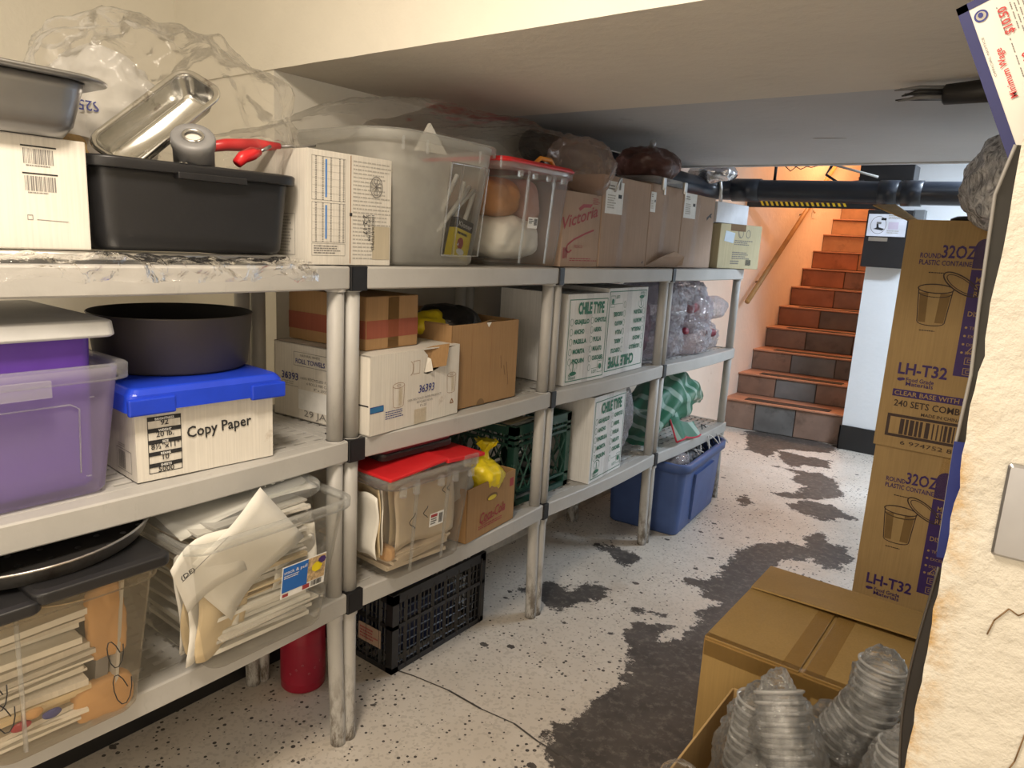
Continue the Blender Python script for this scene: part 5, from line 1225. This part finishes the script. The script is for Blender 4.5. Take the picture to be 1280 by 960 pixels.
    if top:
        f = MB(); f.grid(8, 3, lambda u, v: (-.002-.12*v-.004*math.sin(u*6), u*d*.92+.01, h-.002+.05*v+.03*v*u), M_carton_k); fl = f.build('left_flap', t, solid=.004); fl['label'] = 'open left flap'
        f = MB(); f.add([(.3, .0, h), (w, .0, h), (w, .1, h+.03), (.3, .09, h+.025)], [(0, 1, 2, 3)], M_carton_b); f.build('front_flap', t, solid=.003)
    return t
cup_carton('tall brown container carton with purple print, lower of the stack', (-.424, 2.82, 0), 0, False)
cup_carton('tall brown container carton with purple print and open flaps, on top of the stack', (-.432, 2.812, .7985), -.6, True)
mb = MB(); mb.lathe([(.07, 0), (.078, .004), (.078, .012), (.06, .02), (.0005, .021)], M_black, 32); o = mb.build('black_dish'); o.location = (-.25, 2.98, 1.597); tagit(o, 'black round dish lying upside down on the top container carton', 'dish')
# golden carton
w, d, h = .47, .545, .5
t = thing('carton', 'large golden-brown carton with taped flaps on the floor in front of the printed stack', 'box', (-.56, 1.63, 0), 0)
mb = MB(); mb.box((0, 0, 0), (w, d, h-.006), M_carton_g)
mb.build('carton_body', t, bevel=.004)
for nm, x0, x1 in (('left_flap', .001, w/2-.004), ('right_flap', w/2+.006, w-.001)):
    f = MB(); f.box((x0, .002, h-.006), (x1, d-.08, h), M_carton_g); f.build(nm, t, bevel=.0015)
f = MB(); f.add([(-.004, d+.002, h-.004), (w+.004, d+.002, h-.004), (w, d-.215, h+.022), (.004, d-.205, h+.008), (w*.5, d-.212, h+.017)], [(0, 3, 4, 2, 1)], M_carton_g); fl = f.build('back_flap', t, solid=.005); fl['label'] = 'raised back flap'
f = MB()
f.box((w/2-.045, .002, h), (w/2-.004, d-.09, h+.0008), M_tape); f.box((w/2+.006, .002, h), (w/2+.05, d-.09, h+.0008), M_tape); f.box((.002, .002, h), (w-.002, .022, h+.0008), M_tape)
f.box((.0, -.001, h-.05), (w, 0, h), M_tape); f.box((w/2-.05, -.0012, h-.11), (w/2+.03, 0, h-.05), M_tape); f.build('tape', t)
# open carton with sleeves of cups
w, d, h = .62, .50, .42
t = thing('carton', 'open golden-brown carton in the foreground holding the wrapped cup sleeves', 'box', (-.462, 1.09, 0), 0)
mb = MB(); carton_open(mb, w, d, h, M_carton_k, M_inside, .005); mb.build('carton_body', t, bevel=.0015)
# cup sleeves: a stack of nested cups in a film bag
cup_proto = None
def cup_mesh():
    mb = MB(); mb.lathe([(.034, 0), (.036, .002), (.044, .09), (.0445, .096), (.042, .088), (.035, .006), (.0005, .004)], M_cup, 28); mb.lathe([(.0445, .094), (.049, .0965), (.0495, .1005), (.046, .102), (.0445, .098)], M_cuplip, 28)
    return mb
def sleeve(label, base, axis, n, seed, spacing=.017, fat=1.06):
    global cup_proto
    t = thing('cup_sleeve', label, 'cups', base, 0, 'film-wrapped sleeves of clear cups')
    ax = Vector(axis).normalized(); q = Vector((0, 0, 1)).rotation_difference(ax)
    for k in range(n):
        if cup_proto is None: c = cup_mesh().build('cup', t); cup_proto = c
        else:
            c = cup_proto.copy(); COL.objects.link(c); c.parent = t
        c.location = ax*(k*spacing); c.rotation_euler = q.to_euler()
    L = n*spacing+.09
    mb = MB(); M = q.to_matrix().to_4x4()
    def sq(p, nn):
        f = 1-.35*max(0, nn.z)**3; return (p.x*f, p.y*f, p.z)
    blob(mb, M_sleeve, tuple(ax*(L/2-.01)), (.056*fat, .056*fat, L/2+.035), seed, .024, 22, 6, None, M, sq)
    mb.build('film', t); return t
sleeve('wrapped sleeve of clear cups standing at the left of the open carton', (-.36, 1.375, .285), (.05, .12, 1), 10, 201)
sleeve('wrapped sleeve of clear cups lying in the middle, ridges towards the camera', (-.205, 1.26, .37), (-.28, .3, .62), 10, 203, .019)
sleeve('wrapped sleeve of clear cups tipped back behind the middle one', (-.27, 1.50, .33), (.35, .1, .75), 8, 205)
sleeve('wrapped sleeve of clear cups standing highest at the right by the wall', (-.165, 1.52, .40), (.05, .14, 1), 9, 207)
sleeve('wrapped sleeve of clear cups low at the right edge by the wall', (-.085, 1.36, .33), (.03, .14, 1), 9, 209, .018)
sleeve('wrapped sleeve of clear cups lowest in front of the open carton', (-.27, 1.16, .28), (-.1, .25, .9), 8, 211)
mb = MB(); blob(mb, M_film, (0, 0, 0), (.05, .04, .025), 213, .02, 14, 4); o = mb.build('film_scrap'); o.location = (-.42, 1.20, .425); tagit(o, 'small scrap of clear film on the near left rim of the open carton', 'plastic film')

# switch plate
t = thing('switch_plate', 'brushed steel blank switch plate on the rough cream wall', 'switch plate', (.0285, .9985, 1.17), 0)
mb = MB(); mb.loft([rrect(-.037, -.057, .037, .057, .004, 0), rrect(-.037, -.057, .037, .057, .004, .004), rrect(-.034, -.054, .034, .054, .003, .0065)], M_steel, False, True, False, True)
o = mb.build('plate', t); o.rotation_euler = (R(90), 0, 0)
# wage poster, hung askew behind the jamb
def poster_frame(TL, TR, BL):
    TL, TR, BL = Vector(TL), Vector(TR), Vector(BL)
    down = (BL-TL).normalized(); right = TR-TL; right = (right-down*right.dot(down)).normalized(); return TL, right, down
TL, rt, dn = poster_frame((-.163, 1.16, 1.782), (-.089, 1.16, 1.80), (-.072, 1.16, 1.584))
mb = MB(); PWd, PHt = .28, .42
org = TL+dn*PHt
mb.add([TL, TL+rt*PWd, org+rt*PWd, org], [(3, 2, 1, 0)], M_paper)
M_pnavy = flat('poster_navy', (.02, .025, .13), .4)
p = Print(mb, org, rt, -dn, .0006)
p.rect(0, 0, .0125, PHt, M_pnavy); p.rect(0, PHt-.0095, PWd, PHt, M_pnavy)
p.ring(.0225, PHt-.0235, .0078, .0078, .0022, M_navy, 1); p.disc(.0225, PHt-.0235, .0056, .0056, M_paleink, 1); p.disc(.0222, PHt-.0225, .003, .0036, M_navy, 2, 8)
M_pred = flat('poster_red', (.55, .05, .05), .5)
p.text('$10.50', .049, PHt-.0615, .0092, M_pred, w=.036, rot=90, bold=.02, k=2)
p.text('Minimum Wage', .031, PHt-.14, .0075, M_pred, w=.067, rot=90, bold=.014, k=2)
p.text('10', .057, PHt-.102, .0092, M_pred, rot=90, bold=.02, k=2)
for u, v0, v1 in ((.0395, .06, .022), (.042, .12, .066), (.0535, .06, .018), (.0575, .07, .02), (.0615, .06, .016), (.066, .07, .02)):
    n = 16
    for k in range(n):
        if k % 5 != 4: p.rect(u, PHt-v0+(v0-v1)*k/n, u+.0011, PHt-v0+(v0-v1)*(k+.8)/n, M_greyink)
p.text('OFFICIAL NOTICE', .0175, PHt-.105, .0024, M_greyink, w=.055, rot=90, k=1)
o = mb.build('wage_sign'); tagit(o, 'blue-bordered minimum wage poster hanging askew behind the wall edge, red figures', 'poster')
# curled edge of the notices pinned to the far side of the jamb
mb = MB(); prof = [(-.066, 1.60), (-.078, 1.54), (-.073, 1.40), (-.068, 1.31), (-.071, 1.21), (-.068, 1.06)]
def curl(u, v):
    s = v*(len(prof)-1); k = min(int(s), len(prof)-2); f = s-k
    x = prof[k][0]*(1-f)+prof[k+1][0]*f; z = prof[k][1]*(1-f)+prof[k+1][1]*f
    return (x+u*.09, 1.105+.03*math.sin(u*2.2), z)
mb.grid(6, 30, curl, flat('notice_back', (.06, .058, .056), .7)); mb.tube([curl(0, v/20) for v in range(21)], .0022, flat('notice_edge', (.3, .29, .28), .5), 6)
o = mb.build('notice_sheet'); tagit(o, 'curled grey notice sheet seen edge-on along the rough wall', 'notice')
mb = MB(); mb.grid(4, 8, lambda u, v: (-.0725+u*.08+.004*v, 1.096+.02*u, 1.22-.165*v), flat('notice_blue', (.02, .035, .2), .4)); o = mb.build('notice_sheet'); tagit(o, 'dark blue lower corner of a notice beside the wall edge', 'notice')
mb = MB()
def blk(u, v):
    x = -.064-.016*math.sin(PI*v)*(.4+.6*v); return (x+u*.08, 1.1+.02*u, 1.04-.33*v)
mb.grid(4, 24, blk, flat('black_mat', (.03, .028, .028), .6)); mb.tube([blk(0, v/20) for v in range(21)], .0018, M_panblk, 6); o = mb.build('rubber_sheet'); tagit(o, 'black curled sheet hanging low behind the rough wall edge', 'sheet')

# ================================================================ OVERHEAD
t = thing('drain_pipe', 'black drain pipe running under the ceiling and across in front of the stairs', 'pipe', (-1.9, 4.6, 1.86))
pr = .064; mb = MB()
path = [(0, -2.0, .0), (0, -.25, -.01), (.015, -.11, -.012), (.07, -.03, -.014), (.18, 0, -.015), (1.0, 0, -.028), (2.4, 0, -.04)]
mb.tube(path, pr, M_pipe, 24); mb.build('pipe_run', t)
for a, b_ in ((( .17, 0, -.015), (.34, 0, -.018)), ((1.02, 0, -.028), (1.12, 0, -.03)), ((1.14, 0, -.03), (1.24, 0, -.032))):
    mb = MB(); mb.tube([a, b_], pr+.007, M_pipe, 24); mb.build('coupling', t)
mb = MB(); mb.tube([(.1, -.073, .13), (.1, -.08, .06), (.115, -.078, -.02), (.11, -.05, -.09)], .012, M_alu, 8); s = mb.build('hanger_strap', t); s['label'] = 'metal hanger strap'
mb = MB(); mb.tube([(.42, 0, .04), (.42, 0, .2)], .009, M_black, 8); mb.build('hanger_rod', t)
mb = MB(); blob(mb, flat('foil', (.6, .6, .62), .25, .9, bump=.8, bscale=18), (0, 0, 0), (.14, .08, .05), 220, .04, 10, 4); o = mb.build('foil_wrap'); o.location = (-1.83, 4.46, 1.935); tagit(o, 'crumpled foil tucked above the black pipe by the wall', 'foil')
# hazard-striped header over the stairs
mb = MB(); mb.box((-2.06, 5.80, 1.818), (-1.0, 5.85, 1.885), M_black); p = Print(mb, (-2.06, 5.80, 1.818), (1, 0, 0), (0, 0, 1)); M_haz = flat('hazard_yellow', (.75, .5, .02), .5)
for k in range(17): u = .1+k*.038; p.poly([(u+.02, .012), (u+.038, .012), (u+.012, .06), (u-.006, .06)], M_haz)
o = mb.build('header_bar'); tagit(o, 'low black header bar with yellow hazard stripes across the stairs', 'bar')
# handrail
t = thing('handrail', 'round wooden handrail on the left wall of the stairs', 'handrail', (-2.0, 5.9, 1.06))
mb = MB(); sl = (3.2, 1.93); mb.tube([(0, 0, 0), (0, sl[0], sl[1])], .021, M_wood, 16); mb.build('rail', t)
for k in (.12, .45, .8):
    mb = MB(); mb.tube([(-.08, sl[0]*k, sl[1]*k-.08), (-.02, sl[0]*k, sl[1]*k-.06), (0, sl[0]*k, sl[1]*k-.01)], .008, M_steel, 8); mb.build('bracket', t)
mb = MB(); mb.box((0, 0, 0), (.004, .14, .10), M_carton_w); mb.box((.004, .03, .06), (.006, .06, .08), M_carton_b); mb.box((.004, .075, .055), (.006, .12, .07), M_carton_b); o = mb.build('wall_notice'); o.location = (-2.08, 7.75, 1.84); tagit(o, 'small pale notice on the stair wall above the handrail', 'notice')
# black wall box with a paper sign
t = thing('wall_box', 'black wall-mounted box with a white paper sign on the white pillar', 'wall box', (-1.155, 5.868, 1.405), 0)
mb = MB(); mb.box((0, -.12, 0), (.30, 0, .405), M_black); mb.build('housing', t, bevel=.006)
mb = MB(); mb.box((.29, -.10, .1), (.36, 0, .41), flat('grey_frame', (.16, .17, .18), .5)); mb.build('side_frame', t, bevel=.003)
mb = MB(); mb.box((.012, -.1225, .22), (.262, -.121, .375), flat('cool_paper', (.74, .77, .86), .6)); p = Print(mb, (.012, -.1225, .22), (1, 0, 0), (0, 0, 1))
p.ring(.07, .078, .052, .062, .003, M_greyink); p.poly([(.04, .05), (.1, .04), (.112, .052), (.075, .062), (.07, .085), (.058, .085), (.06, .06)], M_ink); p.rect(.058, .085, .088, .1, M_greyink, 1); p.rect(.085, .112, .118, .128, M_ink); p.fine(.13, .12, .24, .15, 3, M_paleink); p.rect(.135, .05, .2, .1, flat('pink_tint', (.62, .56, .7), .6)); p.fine(.13, .02, .24, .045, 2, M_paleink)
l = mb.build('paper_sign', t); l['label'] = 'white paper sign with a round drawing'
mb = MB(); mb.box((.03, -.1222, .185), (.155, -.121, .212), M_alu); l = mb.build('silver_plate', t); l['label'] = 'silver plate'
# dark bracket and hardware under the far ceiling
t = thing('ceiling_bracket', 'black metal bracket and box hanging under the ceiling above the pipe', 'bracket', (-1.2, 4.75, 1.93))
mb = MB(); mb.box((.17, .0, -.02), (.46, .18, .075), M_black); mb.build('box', t, bevel=.004)
mb = MB(); mb.tube([(0, 0, .06), (-.02, 0, .02), (.06, 0, -.03), (.2, 0, -.02)], .008, M_black, 8); mb.tube([(0, 0, .06), (.02, 0, .1)], .008, M_black, 8); mb.build('frame_rod', t)
mb = MB(); mb.tube([(.02, -.03, .075), (.28, -.04, .0)], .007, M_greypap, 8); l = mb.build('pale_rod', t); l['label'] = 'pale slanting rod'
mb = MB()
for k in range(4): mb.tube([(-.25+.05*k, -.1, .07), (-.2+.06*k, -.12, .03+.01*k), (-.16+.07*k, -.1, .07)], .003, M_wire2, 6)
mb.build('loose_wires', t)
# silver foil duct
t = thing('foil_duct', 'crinkled silver foil duct hanging from the ceiling beside the wall edge', 'duct', (-.14, 2.75, 1.70))
mb = MB(); 
def foil_mat():
    m, nt, out = _new('duct_foil'); b = nt.nodes.new('ShaderNodeBsdfPrincipled'); b.inputs['Metallic'].default_value = .25; b.inputs['Roughness'].default_value = .25
    v = _coords(nt, (1, 1, .28)); n = _noise(nt, v, 42, 6, .7, 1.5)
    nt.links.new(_ramp(nt, n, .36, (.2, .2, .21), .6, (.88, .88, .9)), b.inputs['Base Color']); nt.links.new(_bump(nt, n, .8, .006), b.inputs['Normal'])  # long highlights of crinkled foil painted as pale and dark streaks in the colour
    nt.links.new(b.outputs[0], out.inputs[0]); return m
M_foil = foil_mat()
blob(mb, M_foil, (0, 0, 0), (.135, .14, .135), 230, .03, 14, 5, squash=lambda p, n: (p.x, p.y, p.z if p.z < 0 else p.z*1.2))
mb.build('foil_skin', t)
# torn black tube under the soffit
t = thing('hanging_tube', 'torn black rubber tube end sticking out under the ceiling', 'tube', (-.22, 2.26, 1.893))
mb = MB(); mb.tube([(.18, .03, .0), (.02, 0, .0), (-.09, 0, -.004), (-.095, 0, -.004)], [.03, .03, .026, .02], M_black, 12); mb.build('tube_body', t)
mb = MB()
for k in range(6):
    a = k*1.05; mb.tube([(-.09, .012*math.cos(a), .012*math.sin(a)), (-.15, .02*math.cos(a), .014*math.sin(a)+.004), (-.19-.01*(k % 3), .02*math.cos(a+.4), .016*math.sin(a+.4)+.002)], [.008, .006, .002], M_black if k % 2 else M_greycan, 6)
mb.build('frayed_end', t)
# hairline gouge in the far soffit
mb = MB(); mb.add([(-.93, 3.33, 1.9512), (-.80, 3.36, 1.9512), (-.80, 3.352, 1.9512), (-.92, 3.318, 1.9512)], [(0, 1, 2, 3)], M_inside); struct('trim_gouge', mb)
